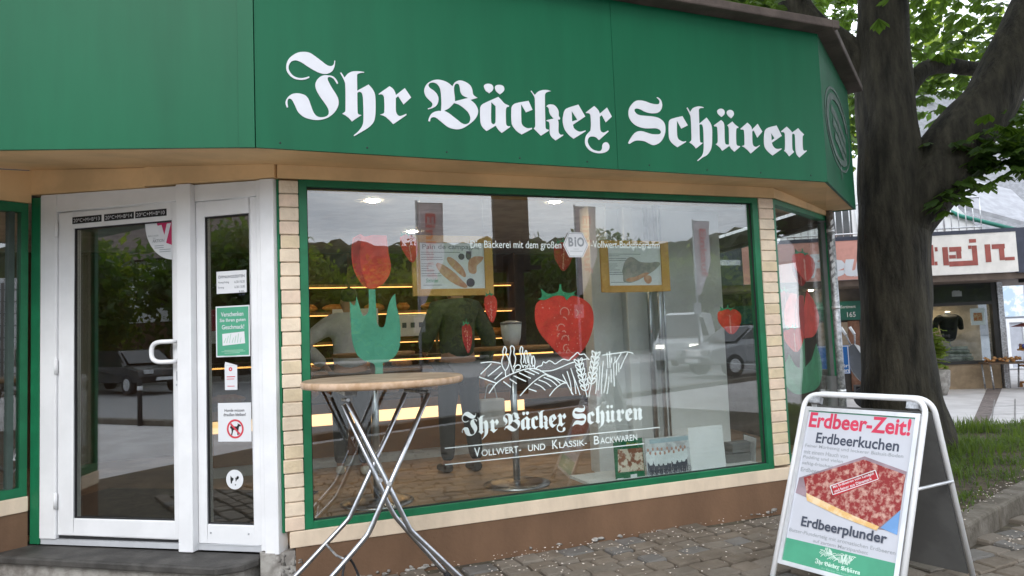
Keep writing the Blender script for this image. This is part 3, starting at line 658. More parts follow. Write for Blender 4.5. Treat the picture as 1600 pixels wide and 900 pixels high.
# ------------------------------------------------------------------ the door
b = MB(); b.box(DW, -1.772, -1.702, -0.012, 0.05, 0.20, 2.385); bpart(b, "green_post", GREEN_FRAME, bevel=0.004)
b = MB(); b.box(DW, -1.84, -1.774, 0.05, 0.25, -0.05, 2.5); bpart(b, "corner_filler", GREYDARK)
b = MB(); b.box(DW, -0.016, -0.001, 0.005, 0.05, 0.31, 2.35); bpart(b, "green_post", GREEN_FRAME)
zt = lambda u: 2.352 + (-u) * 0.0285 - 0.0015
b = MB()
def dpost(u0, u1, v0, v1, z0, z1=None):
    b.slab([tuple(DW(u0, v0, 0))[:2], tuple(DW(u1, v0, 0))[:2], tuple(DW(u1, v1, 0))[:2], tuple(DW(u0, v1, 0))[:2]], z0, [zt(u0), zt(u1), zt(u1), zt(u0)] if z1 is None else z1)
dpost(-1.701, -1.577, -0.010, 0.07, 0.235)
dpost(-0.664, -0.566, -0.045, 0.07, 0.197)
dpost(-0.106, -0.018, -0.03, 0.07, 0.198)
dpost(-0.142, -0.107, -0.012, 0.07, 0.21)
dpost(-1.5765, -0.6645, -0.008, 0.07, 2.279)
dpost(-0.5655, -0.1425, -0.006, 0.07, 2.262)
bpart(b, "door_frame", WHITE, bevel=0.004)
b = MB(); b.rect_ring(DW, -1.574, -0.667, 0.256, 2.274, 0.118, 0.059, 0.105, 0.108, 0.002, 0.06)
door = bpart(b, "door", WHITE, bevel=0.006)
b = MB(); b.box(DW, -1.458, -0.724, 0.028, 0.036, 0.359, 2.168); bpart(b, "pane", PANE_DOOR, parent=door)
b = MB(); b.rect_ring(DW, -1.456, -0.726, 0.361, 2.166, 0.007, 0.007, 0.007, 0.007, 0.012, 0.026); bpart(b, "rubber_seal", RUBBER, parent=door)
b = MB()
hb = bendy([DW(-0.690, -0.004, 1.425), DW(-0.690, -0.055, 1.425), DW(-0.79, -0.06, 1.425), DW(-0.828, -0.06, 1.40), DW(-0.828, -0.06, 1.33), DW(-0.79, -0.06, 1.305), DW(-0.690, -0.055, 1.305), DW(-0.690, -0.004, 1.305)], 0.035)
b.tube(hb, 0.0135, 10)
bpart(b, "handle", WHITE, parent=door)
b = MB()
for z in (0.42, 1.25, 2.12): b.tube([DW(-1.5755, -0.012, z), DW(-1.5755, -0.012, z + 0.095)], 0.011, 10)
split(b, "hinge", WHITE, door)
b = MB(); b.box(DW, -0.70, -0.682, -0.006, 0.0015, 1.19, 1.245); b.box(DW, -0.703, -0.68, -0.009, 0.0015, 1.16, 1.17)
b.lathe(Plane3(DW(-0.69, 0.001, 1.222), DW.d, DW.k, -DW.n), [(0.007, 0), (0.007, 0.012)], 12)
bpart(b, "lock_plate", STEEL, parent=door)
b = MB(); b.box(DW, -1.572, -0.67, 0.012, 0.06, 0.238, 0.253); bpart(b, "threshold_gap", RUBBER)
b = MB(); b.box(DW, -1.70, -0.142, 0.0, 0.07, 0.20, 0.232); b.box(DW, -0.565, -0.143, -0.004, 0.07, 0.2322, 0.236); bpart(b, "threshold", WHITE_DIM)
b = MB(); b.rect_ring(DW, -0.563, -0.145, 0.2375, 2.260, 0.058, 0.05, 0.11, 0.094, 0.002, 0.06)
side = bpart(b, "side_light", WHITE, bevel=0.005)
b = MB(); b.box(DW, -0.51, -0.19, 0.028, 0.036, 0.345, 2.168); bpart(b, "pane", PANE_DOOR, parent=side)
b = MB(); b.rect_ring(DW, -0.504, -0.196, 0.349, 2.164, 0.006, 0.006, 0.006, 0.006, 0.012, 0.026); bpart(b, "rubber_seal", RUBBER, parent=side)
b = MB()
for u in (-0.48, -0.23):
    b.lathe(Plane3(DW(u, 0.002, 0.30), DW.d, DW.k, -DW.n), [(0.005, 0), (0.005, 0.003)], 10)
split(b, "screw", GALV, side)

# interior shell
ZF = 0.20
fl = [FW(0.02, 0.09, 0), FW(3.6, 0.09, 0), RW(1.33, 0.10, 0), EW(4.5, 0.14, 0), Vector((-8.0, 11.2, 0)), Vector((-6.6, 4.9, 0)), LWf(2.25, 0.2, 0), LWf(2.95, 0.14, 0), DW(-1.72, 0.075, 0), DW(-0.03, 0.075, 0)]
b = MB(); b.poly([P(p, ZF) for p in fl]); bpart(b, "shop_floor", FLOORM)
b = MB(); b.box(DW, -2.6, -0.62, 0.16, 1.5, ZF + 0.002, ZF + 0.012); bpart(b, "added_dark_floor_sheet", mat("dark_floor_sheet", (0.028, 0.026, 0.025), 0.95, var=0.2, scale=30))  # dark sheet added on the floor, stands in for shade inside the door
b = MB(); b.poly([P(p, 2.46) for p in fl][::-1]); bpart(b, "shop_ceiling", CEIL)
BW = Frame(*tuple(FW(-4.2, 4.45, 0))[:2], FW.a)
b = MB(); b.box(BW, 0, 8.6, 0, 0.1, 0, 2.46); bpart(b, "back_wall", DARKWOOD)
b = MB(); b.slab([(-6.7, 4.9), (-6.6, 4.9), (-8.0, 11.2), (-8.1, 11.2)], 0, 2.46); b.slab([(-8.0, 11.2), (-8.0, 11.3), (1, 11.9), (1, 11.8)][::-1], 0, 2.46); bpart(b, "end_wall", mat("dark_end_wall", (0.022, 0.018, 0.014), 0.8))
# pale partition with pilaster strips at the right
PW = Frame(*tuple(FW(2.86, 1.02, 0))[:2], FW.a + R(4))
b = MB(); b.box(PW, -0.28, 1.15, 0.12, 0.2, ZF, 2.46)
b.box(PW, -0.30, -0.12, 0.02, 0.1195, ZF, 2.46); b.box(PW, 0.06, 0.16, 0.03, 0.1195, ZF, 2.46); b.box(PW, 0.40, 1.15, 0.06, 0.1195, ZF, 2.46)
bpart(b, "pale_partition", GREYWALL, bevel=0.006)
b = MB(); b.tube([PW(0.30, -0.1, ZF), PW(0.30, -0.1, 2.46)], 0.018, 10); b.tube([PW(0.35, -0.1, ZF), PW(0.35, -0.1, 2.46)], 0.010, 8)
b.tube([PW(0.27, 0.0, ZF), PW(0.27, 0.0, 2.46)], 0.022, 10); split(b, "partition_post", STEEL, BK)
b = MB(); b.box(FW, 0.17, 3.42, 0.1, 0.12, 2.30, 2.34); bpart(b, "curtain_rail", OAKFRAME)
b = MB(); b.box(FW, 2.0, 3.42, 0.075, 0.42, 0.33, 0.35); bpart(b, "window_shelf", GREYWALL)
# round recessed spots
b = MB()
for (u, v_) in ((0.75, 1.1), (2.2, 0.9), (1.4, 2.6), (3.0, 1.7), (0.3, 3.4), (2.2, 3.4)):
    b.lathe(Frame(*tuple(FW(u, v_, 0))[:2], 0), [(0.045, 2.452), (0.045, 2.4585)], 16)
split(b, "ceiling_spot", SPOT, BK)

# ================================================================== things fixed to the door and windows
def on(fr, name, label, cat, group=None, u=0, z=0):
    return thing(name, label, cat, tuple(fr(u, 0, z)), group)
for k, (a, c, txt, lab) in enumerate((((-1.462,2.216), (-1.243,2.24), "20*C+M+B*13", "small black blessing plate, nearest the hinge side above the door glass"),
                               ((-1.221,2.208), (-1.003,2.239), "20*C+M+B*14", "small black blessing plate between two others above the door glass"),
                               ((-0.991,2.21), (-0.767,2.24), "20*C+M+B*10", "small black blessing plate nearest the door handle side, above the glass"))):
    zb = 2.195 + 0.0 * k
    t = thing("door_plate", lab, "plate", tuple(DW(a[0], 0, zb)), "black blessing plates on the door")
    b = MB(); b.box(DW, a[0], c[0], -0.002, 0.0015, zb, zb + 0.043); b.build("plate", BLACK, t)
    b = MB(); b.text(DW, txt, a[0] + 0.01, c[0] - 0.01, zb + 0.009, zb + 0.033, -0.003); b.build("writing", LETTER, t)
# quarter round sticker
c0 = (-0.729,2.146); c1 = (-0.937,1.945)
sx, sz = -0.732, 2.160; sr = 0.21
t = thing("quarter_round_sticker", "white and magenta quarter round sticker with a big V in the door glass corner", "sticker", tuple(DW(sx, 0, sz)))
b = MB(); b.shape(DW, [[(sx, sz, 1)] + [(sx + sr * math.cos(q), sz + (sr * 1.12) * math.sin(q), 1) for q in [PI + PI / 2 * i / 16 for i in range(17)]]], 0.0255, 0.001); b.build("sticker_sheet", PAPER, t)
b = MB(); b.shape(DW, [[(sx - 0.125, sz - 0.002), (sx - 0.001, sz - 0.002), (sx - 0.001, sz - 0.15), (sx - 0.055, sz - 0.13), (sx - 0.09, sz - 0.09)]], 0.0242, 0.0006, False); b.build("magenta_field", MAGENTA, t)
b = MB(); b.shape(DW, [[(sx - 0.125, sz - 0.02), (sx - 0.09, sz - 0.015), (sx - 0.07, sz - 0.08), (sx - 0.052, sz - 0.01), (sx - 0.022, sz - 0.008), (sx - 0.06, sz - 0.135), (sx - 0.085, sz - 0.125)]], 0.0234, 0.0004, False); b.build("letter_v", LETTER, t)
b = MB(); b.text(DW, "AKTION", sx - 0.155, sx - 0.07, sz - 0.122, sz - 0.102, 0.0225, bold=0.02)
b.text(DW, "BÄCKER", sx - 0.185, sx - 0.11, sz - 0.085, sz - 0.072, 0.0225); b.text(DW, "IN", sx - 0.15, sx - 0.135, sz - 0.099, sz - 0.09, 0.0225)
for k in range(4): b.box(DW, sx - 0.14 + 0.035 * (k > 1), sx - 0.075 + 0.05 * (k > 1), 0.0223, 0.0226, sz - 0.145 - 0.013 * k, sz - 0.141 - 0.013 * k)
b.build("writing", INK_GREY, t)

def sheet(name, label, cat, a, c, M=PAPER, v=0.024, group=None, fr=DW, th=0.001):
    u0, u1 = sorted((a[0], c[0])); z0, z1 = sorted((a[1], c[1]))
    t = thing(name, label, cat, tuple(fr(u0, v, z0)), group)
    b = MB(); b.box(fr, u0, u1, v, v + th, z0, z1); b.build("sheet", M, t)
    return t, u0, u1, z0, z1
# opening hours
t, u0, u1, z0, z1 = sheet("opening_hours_notice", "white opening hours notice, topmost paper in the narrow side glass", "notice", (-0.439,1.698), (-0.236,1.831))
b = MB(); b.text(DW, "ÖFFNUNGSZEITEN", u0 + 0.012, u1 - 0.012, z1 - 0.042, z1 - 0.022, 0.0232, bold=0.01)
b.text(DW, "Montag-Freitag", u0 + 0.012, u0 + 0.085, z1 - 0.075, z1 - 0.06, 0.0232); b.text(DW, "6.30-18.30", u1 - 0.08, u1 - 0.012, z1 - 0.075, z1 - 0.06, 0.0232)
b.text(DW, "Samstag", u0 + 0.012, u0 + 0.05, z1 - 0.105, z1 - 0.09, 0.0232); b.text(DW, "6.30-13.00", u1 - 0.08, u1 - 0.012, z1 - 0.105, z1 - 0.09, 0.0232)
b.text(DW, "8.00-", u1 - 0.05, u1 - 0.012, z1 - 0.132, z1 - 0.12, 0.0232); b.text(DW, "11.00", u1 - 0.05, u1 - 0.012, z1 - 0.15, z1 - 0.138, 0.0232)
b.build("writing", INK, t)
# green gift poster
t, u0, u1, z0, z1 = sheet("gift_poster", "green poster with a white card picture in the narrow side glass", "poster", (-0.447,1.32), (-0.218,1.622))
W_ = u1 - u0; H_ = z1 - z0
b = MB(); b.box(DW, u0 + 0.008, u1 - 0.008, 0.0232, 0.0238, z0 + 0.008, z1 - 0.008); b.build("green_field", POSTER_GREEN, t)
b = MB()
for k, (s, i0, i1) in enumerate((("Verschenken", .16, .82), ("Sie Ihren guten", .12, .88), ("Geschmack!", .18, .84))):
    b.text(DW, s, u0 + W_ * i0, u0 + W_ * i1, z1 - 0.062 - 0.038 * k, z1 - 0.036 - 0.038 * k, 0.0226, bold=0.012)
b.build("heading", LETTER, t)
b = MB(); b.shape(DW, [[(u0 + W_ * .2, z1 - .235, 1), (u0 + W_ * .86, z1 - .225, 1), (u0 + W_ * .84, z1 - .155, 1), (u0 + W_ * .19, z1 - .165, 1)]], 0.0226, 0.0004); b.build("card_picture", PAPER, t)
b = MB()
for k in range(7): b.ribbon(DW, [(u0 + W_ * (.24 + .08 * k), z1 - .22), (u0 + W_ * (.30 + .075 * k), z1 - .19 + .012 * (k % 3))], 0.004, 0.0220 - 0.0001 * k)
for k in range(3): b.box(DW, u0 + W_ * .25, u0 + W_ * (.8 - .1 * k), 0.0222, 0.0225, z1 - .265 - .016 * k, z1 - .262 - .016 * k)
b.box(DW, u0 + W_ * .16, u0 + W_ * .86, 0.0222, 0.0225, z0 + .03, z0 + .033)
b.build("small_print", mat("pale_green_ink", (0.35, 0.55, 0.42), 0.7), t)
# hang tag
t, u0, u1, z0, z1 = sheet("hang_tag", "white door tag with a slanted top and red print in the side glass", "tag", (-0.391,1.125), (-0.307,1.269))
b = MB(); b.shape(DW, [[(u0, z1 + .0005, 1), (u1, z1 + .0005, 1), (u0 + .004, z1 + .022, 1)]], 0.0245, 0.001); b.build("slanted_top", PAPER, t)
b = MB(); b.shape(DW, [arc((u0 + u1) / 2 - .002, z1 - .022, .012, .3, 2 * PI, 16), arc((u0 + u1) / 2 - .002, z1 - .022, .005, .3, 2 * PI, 16)], 0.0232, 0.0004, False)
b.box(DW, u0 + .014, u1 - .014, 0.0231, 0.0235, z0 + .075, z0 + .08); b.box(DW, u0 + .014, u1 - .02, 0.0231, 0.0235, z0 + .062, z0 + .066); b.box(DW, u0 + .018, u1 - .018, 0.0231, 0.0235, z0 + .02, z0 + .024)
b.build("red_print", REDPRINT, t)
# no-dogs notice
def dog(b, fr, cx, cz, s, v):
    P_ = [(-.9, .15), (-.75, .55), (-.62, .35), (-.3, .38), (.25, .35), (.42, .55), (.42, .85), (.55, .72), (.75, .68), (.98, .5), (.95, .36), (.68, .36), (.6, .1), (.52, -.3), (.55, -.95), (.36, -.95), (.3, -.3), (.0, -.15), (-.35, -.18), (-.42, -.5), (-.55, -.95), (-.75, -.95), (-.62, -.45), (-.68, 0)]
    b.shape(fr, [[(cx + p[0] * s, cz + p[1] * s) for p in P_]], v, 0.0004, False)
t, u0, u1, z0, z1 = sheet("dog_ban_notice", "white notice with a crossed-out dog in a red ring, in the side glass", "notice", (-0.44,0.823), (-0.217,1.049))
cx, cz = (u0 + u1) / 2 + .004, z0 + .074; rr_ = .056
b = MB(); dog(b, DW, cx, cz, .039, 0.0234); b.text(DW, "Hunde müssen", u0 + .045, u1 - .045, z1 - .052, z1 - .035, 0.0234, bold=.012); b.text(DW, "draußen bleiben!", u0 + .038, u1 - .036, z1 - .078, z1 - .059, 0.0234, bold=.012)
b.build("dog_and_writing", BLACK, t)
b = MB(); b.shape(DW, [arc(cx, cz, rr_, 0, 2 * PI, 32), arc(cx, cz, rr_ - .011, 0, 2 * PI, 32)], 0.0230, 0.0004, False)
q = (rr_ - .013) * .7071; b.ribbon(DW, [(cx - q, cz + q), (cx + q, cz - q)], .011, 0.0224); b.build("prohibition_ring", REDPRINT, t)
# round dog sticker
cu_, cz = (-0.333,0.603)
t = thing("round_sticker", "round white sticker with a small black dog, lowest in the side glass", "sticker", tuple(DW(cu_, 0, cz - .057)))
b = MB(); b.shape(DW, [arc(cu_, cz, .057, 0, 2 * PI, 32)], 0.0243, 0.001, False); b.build("disc", PAPER, t)
b = MB(); b.shape(DW, [[(cu_ + x * .03, cz + y * .03) for x, y in ((-.95, .1), (-.9, .75), (-.55, .35), (-.25, .3), (-.3, -.15), (-.55, -.3), (-.62, -.75), (-.85, -.75))], [(cu_ + x * .03, cz + y * .03) for x, y in ((.1, .5), (.3, .2), (.45, .55), (.8, .75), (.98, .4), (.75, .05), (.5, .0), (.35, -.35), (.22, -.35), (.2, .0))], arc(cu_ + .005, cz - .03, .004, 0, 2 * PI, 10)], 0.0232, 0.0004, False); b.build("dog_print", BLACK, t)
# magenta poster seen inside behind the handle
u0, z0 = (-0.85,1.424); u1, z1 = (-0.735,1.624)
t = thing("magenta_poster", "magenta and pale poster inside the door glass beside the handle", "poster", tuple(DW(u0, .3, z0)))
b = MB(); b.box(DW, u0, u1 + .1, .30, .303, z0 + .06, z1); b.build("upper_field", MAGENTA, t)
b = MB(); b.box(DW, u0, u1 + .1, .30, .303, z0 - .02, z0 + .0595); b.build("lower_field", PAPER, t)

# ------------------------------------------------------------------ lettering on the big pane
b = MB()
b.text(FW, "Die Bäckerei mit dem großen", 1.18, 1.827, 1.941, 2.005, 0.0265, bold=0.002)
bpart(b, "window_slogan", DECAL, parent=win); b = MB()
b.text(FW, "-Vollwert-Backprogramm", 2.053, 2.608, 1.947, 2.011, 0.0265, bold=0.002)
gx0, gx1 = 0.150, 3.735
iu0, iz0 = (1.079,0.756); iu1, _ = (2.398,0.785)
gz0 = min(p[1] for p in GLY[1])
bpart(b, "window_slogan", DECAL, parent=win); b = MB()
k_ = (iu1 - iu0) / (gx1 - gx0)
mini = [[((p[0] - gx0) * k_ + iu0, (p[1] - gz0) * k_ * 1.12 + iz0) + tuple(p[2:]) for p in pl] for pl in GLY]
b.shape(FW, mini, 0.0258, 0.0006); bpart(b, "window_lettering", DECAL, parent=win); b = MB()
lz = 0.698
b.box(FW, 0.964, 2.527, 0.0255, 0.0262, 0.691, 0.691 + .006)
b.box(FW, 0.961, 2.396, 0.0255, 0.0262, 0.59, 0.59 + .006)
split(b, "window_line", DECAL, win); b = MB()
uu = 1.155; ue = 2.342; zz = 0.621
words = [("V", 1, .055), ("OLLWERT-", 0, .375), ("UND", 0, .17), ("K", 1, .058), ("LASSIK-", 0, .285), ("B", 1, .055), ("ACKWAREN", 0, .40)]
gaps = [.012, .07, .07, .012, .075, .012, 0]
tot = sum(w_[2] for w_ in words) + sum(gaps); f_ = (ue - uu) / tot; x = uu
for (s, big, w_), g_ in zip(words, gaps):
    b.text(FW, s, x, x + w_ * f_, zz, zz + (.058 if big else .042), 0.0262, bold=.01); x += (w_ + g_) * f_
bpart(b, "window_claim", DECAL, parent=win)
b = MB(); LAND = [[(1.387,1.15),(1.367,1.185),(1.365,1.218),(1.377,1.251),(1.374,1.278),(1.388,1.31),(1.4,1.29),(1.395,1.264),(1.409,1.236),(1.415,1.202),(1.402,1.169),(1.387,1.15),(1.389,1.11)],[(1.441,1.137),(1.425,1.195),(1.42,1.236),(1.43,1.276),(1.428,1.303),(1.441,1.312),(1.455,1.295),(1.451,1.261),(1.462,1.234),(1.455,1.194),(1.442,1.174)],[(1.511,1.17),(1.498,1.205),(1.503,1.238),(1.494,1.273),(1.504,1.305),(1.515,1.292),(1.512,1.265),(1.523,1.237),(1.516,1.197)],[(1.534,1.189),(1.527,1.23),(1.526,1.258),(1.537,1.278),(1.545,1.257),(1.543,1.223),(1.549,1.195)],[(1.555,1.188),(1.554,1.229),(1.565,1.256),(1.573,1.228),(1.571,1.188)],[(1.578,1.18),(1.578,1.214),(1.587,1.24),(1.598,1.207),(1.592,1.166)],[(1.444,1.14),(1.453,1.173),(1.475,1.186),(1.493,1.178),(1.489,1.158),(1.459,1.153)],[(1.511,1.164),(1.519,1.18),(1.534,1.176),(1.529,1.163)],[(1.541,1.165),(1.549,1.182),(1.563,1.178),(1.559,1.164)],[(1.574,1.167),(1.585,1.177),(1.596,1.156)],[(1.219,1.212),(1.29,1.215),(1.357,1.202)],[(1.293,1.205),(1.216,1.14)],[(1.356,1.185),(1.265,1.124)],[(1.365,1.145),(1.31,1.101)],[(1.205,1.124),(1.327,1.074)],[(1.268,1.014),(1.32,1.074),(1.393,1.116),(1.481,1.145),(1.555,1.158),(1.621,1.147),(1.679,1.113),(1.776,1.067)],[(1.37,1.084),(1.422,1.044)],[(1.414,1.098),(1.463,1.065)],[(1.443,1.117),(1.529,1.075)],[(1.481,1.135),(1.563,1.093)],[(1.521,1.146),(1.59,1.115)],[(1.555,1.154),(1.624,1.12)],[(1.481,0.984),(1.558,1.053),(1.626,1.096),(1.672,1.111),(1.731,1.09),(1.813,1.051)],[(1.587,1.058),(1.631,1.038),(1.663,1.009)],[(1.618,1.08),(1.669,1.059),(1.706,1.03)],[(1.656,1.094),(1.708,1.071),(1.751,1.034)],[(1.679,1.103),(1.731,1.083),(1.775,1.046)],[(1.545,1.026),(1.6,1.005)],[(1.691,0.969),(1.735,1.014),(1.79,1.045),(1.828,1.046)],[(1.599,1.152),(1.618,1.168),(1.645,1.174),(1.657,1.197),(1.676,1.189),(1.699,1.202),(1.721,1.194),(1.743,1.179),(1.774,1.194),(1.805,1.207),(1.844,1.198),(1.864,1.214),(1.884,1.227),(1.912,1.247),(1.931,1.232),(1.962,1.234),(1.981,1.212),(1.999,1.194)],[(1.632,1.137),(1.711,1.136),(1.78,1.153),(1.842,1.174),(1.889,1.185)],[(1.929,1.194),(1.984,1.201)],[(2.1,1.22),(2.218,1.229),(2.3,1.233),(2.345,1.22)],[(2.251,1.231),(2.215,1.183),(2.181,1.156)],[(2.3,1.225),(2.264,1.173),(2.236,1.118)],[(2.137,1.237),(2.14,1.13)],[(2.158,1.243),(2.156,1.129)],[(2.172,1.199),(2.166,1.164)],[(2.2,1.205),(2.195,1.173)],[(2.185,1.156),(2.181,1.0)],[(2.211,1.176),(2.201,1.077)],[(2.226,1.161),(2.223,1.097)],[(2.163,1.122),(2.158,1.03)],[(1.793,1.107),(1.828,1.036),(1.866,0.964)],[(1.828,1.126),(1.848,1.049),(1.855,0.972)],[(1.856,1.145),(1.879,1.061),(1.886,0.97)],[(1.863,1.117),(1.89,1.046),(1.917,0.961)],[(2.106,1.181),(2.088,1.069),(2.078,0.957)],[(2.076,1.147),(2.068,1.063),(2.055,0.98)],[(2.131,1.123),(2.118,1.039),(2.098,0.963)],[(2.144,1.073),(2.137,1.017),(2.122,0.954)],[(2.053,1.092),(2.046,1.022),(2.034,0.96)],[(1.914,1.205),(1.939,1.074),(1.97,0.943)],[(1.923,1.164),(1.911,1.189),(1.884,1.201),(1.896,1.176),(1.923,1.164)],[(1.923,1.164),(1.943,1.183),(1.943,1.21),(1.922,1.191),(1.923,1.164)],[(1.93,1.128),(1.919,1.153),(1.892,1.165),(1.903,1.14),(1.93,1.128)],[(1.93,1.128),(1.951,1.148),(1.951,1.175),(1.93,1.155),(1.93,1.128)],[(1.938,1.092),(1.927,1.117),(1.9,1.13),(1.911,1.104),(1.938,1.092)],[(1.938,1.092),(1.958,1.112),(1.958,1.139),(1.938,1.119),(1.938,1.092)],[(1.946,1.057),(1.935,1.082),(1.908,1.094),(1.919,1.069),(1.946,1.057)],[(1.946,1.057),(1.966,1.076),(1.966,1.103),(1.946,1.084),(1.946,1.057)],[(1.954,1.021),(1.942,1.046),(1.915,1.058),(1.927,1.033),(1.954,1.021)],[(1.954,1.021),(1.974,1.04),(1.974,1.067),(1.954,1.048),(1.954,1.021)],[(1.961,0.985),(1.95,1.01),(1.923,1.023),(1.934,0.998),(1.961,0.985)],[(1.961,0.985),(1.982,1.005),(1.982,1.032),(1.961,1.012),(1.961,0.985)],[(2.054,1.247),(2.021,1.094),(1.982,0.943)],[(2.044,1.206),(2.045,1.233),(2.024,1.254),(2.024,1.227),(2.044,1.206)],[(2.044,1.206),(2.072,1.217),(2.084,1.243),(2.056,1.231),(2.044,1.206)],[(2.036,1.17),(2.036,1.197),(2.016,1.218),(2.015,1.191),(2.036,1.17)],[(2.036,1.17),(2.064,1.182),(2.075,1.207),(2.047,1.195),(2.036,1.17)],[(2.027,1.135),(2.028,1.162),(2.008,1.182),(2.007,1.155),(2.027,1.135)],[(2.027,1.135),(2.055,1.146),(2.067,1.171),(2.039,1.16),(2.027,1.135)],[(2.019,1.099),(2.019,1.126),(1.999,1.147),(1.999,1.119),(2.019,1.099)],[(2.019,1.099),(2.047,1.11),(2.058,1.135),(2.031,1.124),(2.019,1.099)],[(2.011,1.063),(2.011,1.09),(1.991,1.111),(1.99,1.084),(2.011,1.063)],[(2.011,1.063),(2.038,1.074),(2.05,1.099),(2.022,1.088),(2.011,1.063)],[(2.002,1.028),(2.003,1.055),(1.983,1.076),(1.982,1.049),(2.002,1.028)],[(2.002,1.028),(2.03,1.039),(2.042,1.064),(2.014,1.053),(2.002,1.028)]]
for i, s in enumerate(LAND):
    if len(s) > 2:
        q = []
        for j in range(len(s) - 1):
            p0 = s[max(0, j - 1)]; p1 = s[j]; p2 = s[j + 1]; p3 = s[min(len(s) - 1, j + 2)]
            for t_ in range(4):
                t_ /= 4
                q.append(tuple(.5 * (2 * p1[c] + (p2[c] - p0[c]) * t_ + (2 * p0[c] - 5 * p1[c] + 4 * p2[c] - p3[c]) * t_ ** 2 + (3 * p1[c] - p0[c] - 3 * p2[c] + p3[c]) * t_ ** 3) for c in (0, 1)))
        q.append(s[-1]); s = q
    b.ribbon(FW, s, 0.0070, 0.0268 - 0.00004 * (i % 25) - 0.0004 * (i // 25))
bpart(b, "window_drawing", DECAL, parent=win)
# organic seal
hx = [(1.839,1.982), (1.883,2.067), (1.992,2.067), (2.033,1.981), (1.987,1.896), (1.882,1.897)]
t = thing("hexagon_sticker", "white hexagonal organic seal sticker with a grey edge at the top of the big pane", "sticker", tuple(FW(hx[5][0], 0, hx[5][1])))
hc = (sum(p[0] for p in hx) / 6, sum(p[1] for p in hx) / 6)
sc_ = lambda s: [(hc[0] + (p[0] - hc[0]) * s, hc[1] + (p[1] - hc[1]) * s, 1) for p in hx]
b = MB(); b.shape(FW, [sc_(1)], 0.0240, 0.001); b.build("sheet", PAPER, t)
b = MB(); b.shape(FW, [sc_(.93), sc_(.89)], 0.0230, 0.0004)
b.text(FW, "B", hc[0] - .056, hc[0] - .018, hc[1] - .012, hc[1] + .052, 0.0228, bold=.035); b.text(FW, "i", hc[0] - .010, hc[0] + .004, hc[1] - .012, hc[1] + .055, 0.0228, bold=.035); b.text(FW, "O", hc[0] + .010, hc[0] + .064, hc[1] - .013, hc[1] + .053, 0.0228, bold=.035)
b.box(FW, hc[0] - .045, hc[0] + .05, 0.0225, 0.0229, hc[1] - .045, hc[1] - .0425); b.box(FW, hc[0] - .02, hc[0] + .02, 0.0225, 0.0229, hc[1] - .03, hc[1] - .028)
b.build("print", INK_GREY, t)

# ------------------------------------------------------------------ card strawberries and tulips
BERRY = [(0.02,0.839),(0.061,0.899),(0.202,0.96),(0.45,1.0),(0.699,0.973),(0.848,0.919),(0.964,0.812),(1.0,0.664),(0.98,0.49),(0.897,0.289),(0.798,0.154),(0.649,0.02),(0.566,0.0),(0.434,0.04),(0.235,0.235),(0.086,0.409),(0.012,0.57),(0.0,0.718)]
CALYX = [(0.053,0.94,1),(0.119,0.973),(0.111,1.101,1),(0.235,1.02),(0.401,1.054),(0.43,1.161,1),(0.459,1.161,1),(0.475,1.06),(0.616,1.027),(0.715,1.06,1),(0.674,1.007),(0.765,0.973,1),(0.632,0.98),(0.541,0.913,1),(0.483,0.98),(0.318,0.98),(0.169,0.926)]
def berry(fr, a, c, v, label, detail=True, M=RED, slant=0.0):
    """a, c: lower left and upper right of the red body"""
    u0, z0 = a; u1, z1 = c; W_, H_ = u1 - u0, z1 - z0
    T_ = lambda p: (u0 + p[0] * W_ + slant * (p[1] - .5) * W_, z0 + p[1] * H_) + tuple(p[2:])
    t = thing("strawberry_cutout", label, "decoration", tuple(fr((u0 + u1) / 2, v, z0)), "card strawberries in the windows")
    b = MB(); b.shape(fr, [[T_(p) for p in BERRY]], v, 0.004); b.build("berry", M, t)
    b = MB(); b.shape(fr, [[T_(p) for p in CALYX]], v - 0.0045, 0.003); b.build("calyx", LEAFCARD, t)
    r_ = random.Random(int(u0 * 977)); b = MB(); n = 46 if detail else 14
    e = 0.0017 * (1 if detail else 1)
    for i in range(n):
        y = r_.uniform(.1, .86); hw = .47 * min(1, (y + .12) ** .75)
        x = .5 + r_.uniform(-hw, hw) * .9
        p = T_((x, y)); s = r_.uniform(.6, 1.3) * e * (1.6 if detail else 1.5)
        b.shape(fr, [[(p[0] - s, p[1]), (p[0], p[1] + s * 1.8), (p[0] + s, p[1]), (p[0], p[1] - s * 1.8)]], v - 0.003, 0.001, False)
    if detail:
        for k, (x, y, r0, a0, a1) in enumerate(((.50, .73, .075, -.6, 3.6), (.68, .72, .05, -1.2, 1.2), (.47, .60, .06, .2, 1.6), (.43, .49, .065, .4, 3.6), (.47, .42, .03, 0, 2.5), (.40, .375, .035, 1.6, 3.6), (.49, .32, .06, -.4, 3.2), (.50, .19, .05, 1.2, 4.2), (.53, .13, .03, 0, 4))):
            b.ribbon(fr, [T_((x + r0 * math.cos(a0 + (a1 - a0) * i / 8), y + r0 * math.sin(a0 + (a1 - a0) * i / 8))) for i in range(9)], .007, v - 0.0032 - 0.0001 * k)
    else:
        for k, y in enumerate((.75, .62, .5, .38, .26, .15)):
            b.ribbon(fr, [T_((.47 + .06 * (k % 2), y)), T_((.53 - .04 * (k % 2), y - .05)), T_((.48 + .06 * (k % 2), y - .09))], max(.003, .05 * W_), v - 0.0032 - 0.0001 * k)
    b.build("pale_seeds", mat("pale_seed_print", (0.75, 0.33, 0.26), .6) if "pale_seed_print" not in bpy.data.materials else bpy.data.materials["pale_seed_print"], t)
    return t
def bx(d, x0, y0, x1, y1): pass
berry(FW, (1.621,1.197), (2.059,1.642), 0.05, "large red card strawberry with white gloss marks above the painted landscape")
berry(FW, (3.16,1.323), (3.376,1.517), 0.14, "small round card strawberry at the far right of the big pane", False)
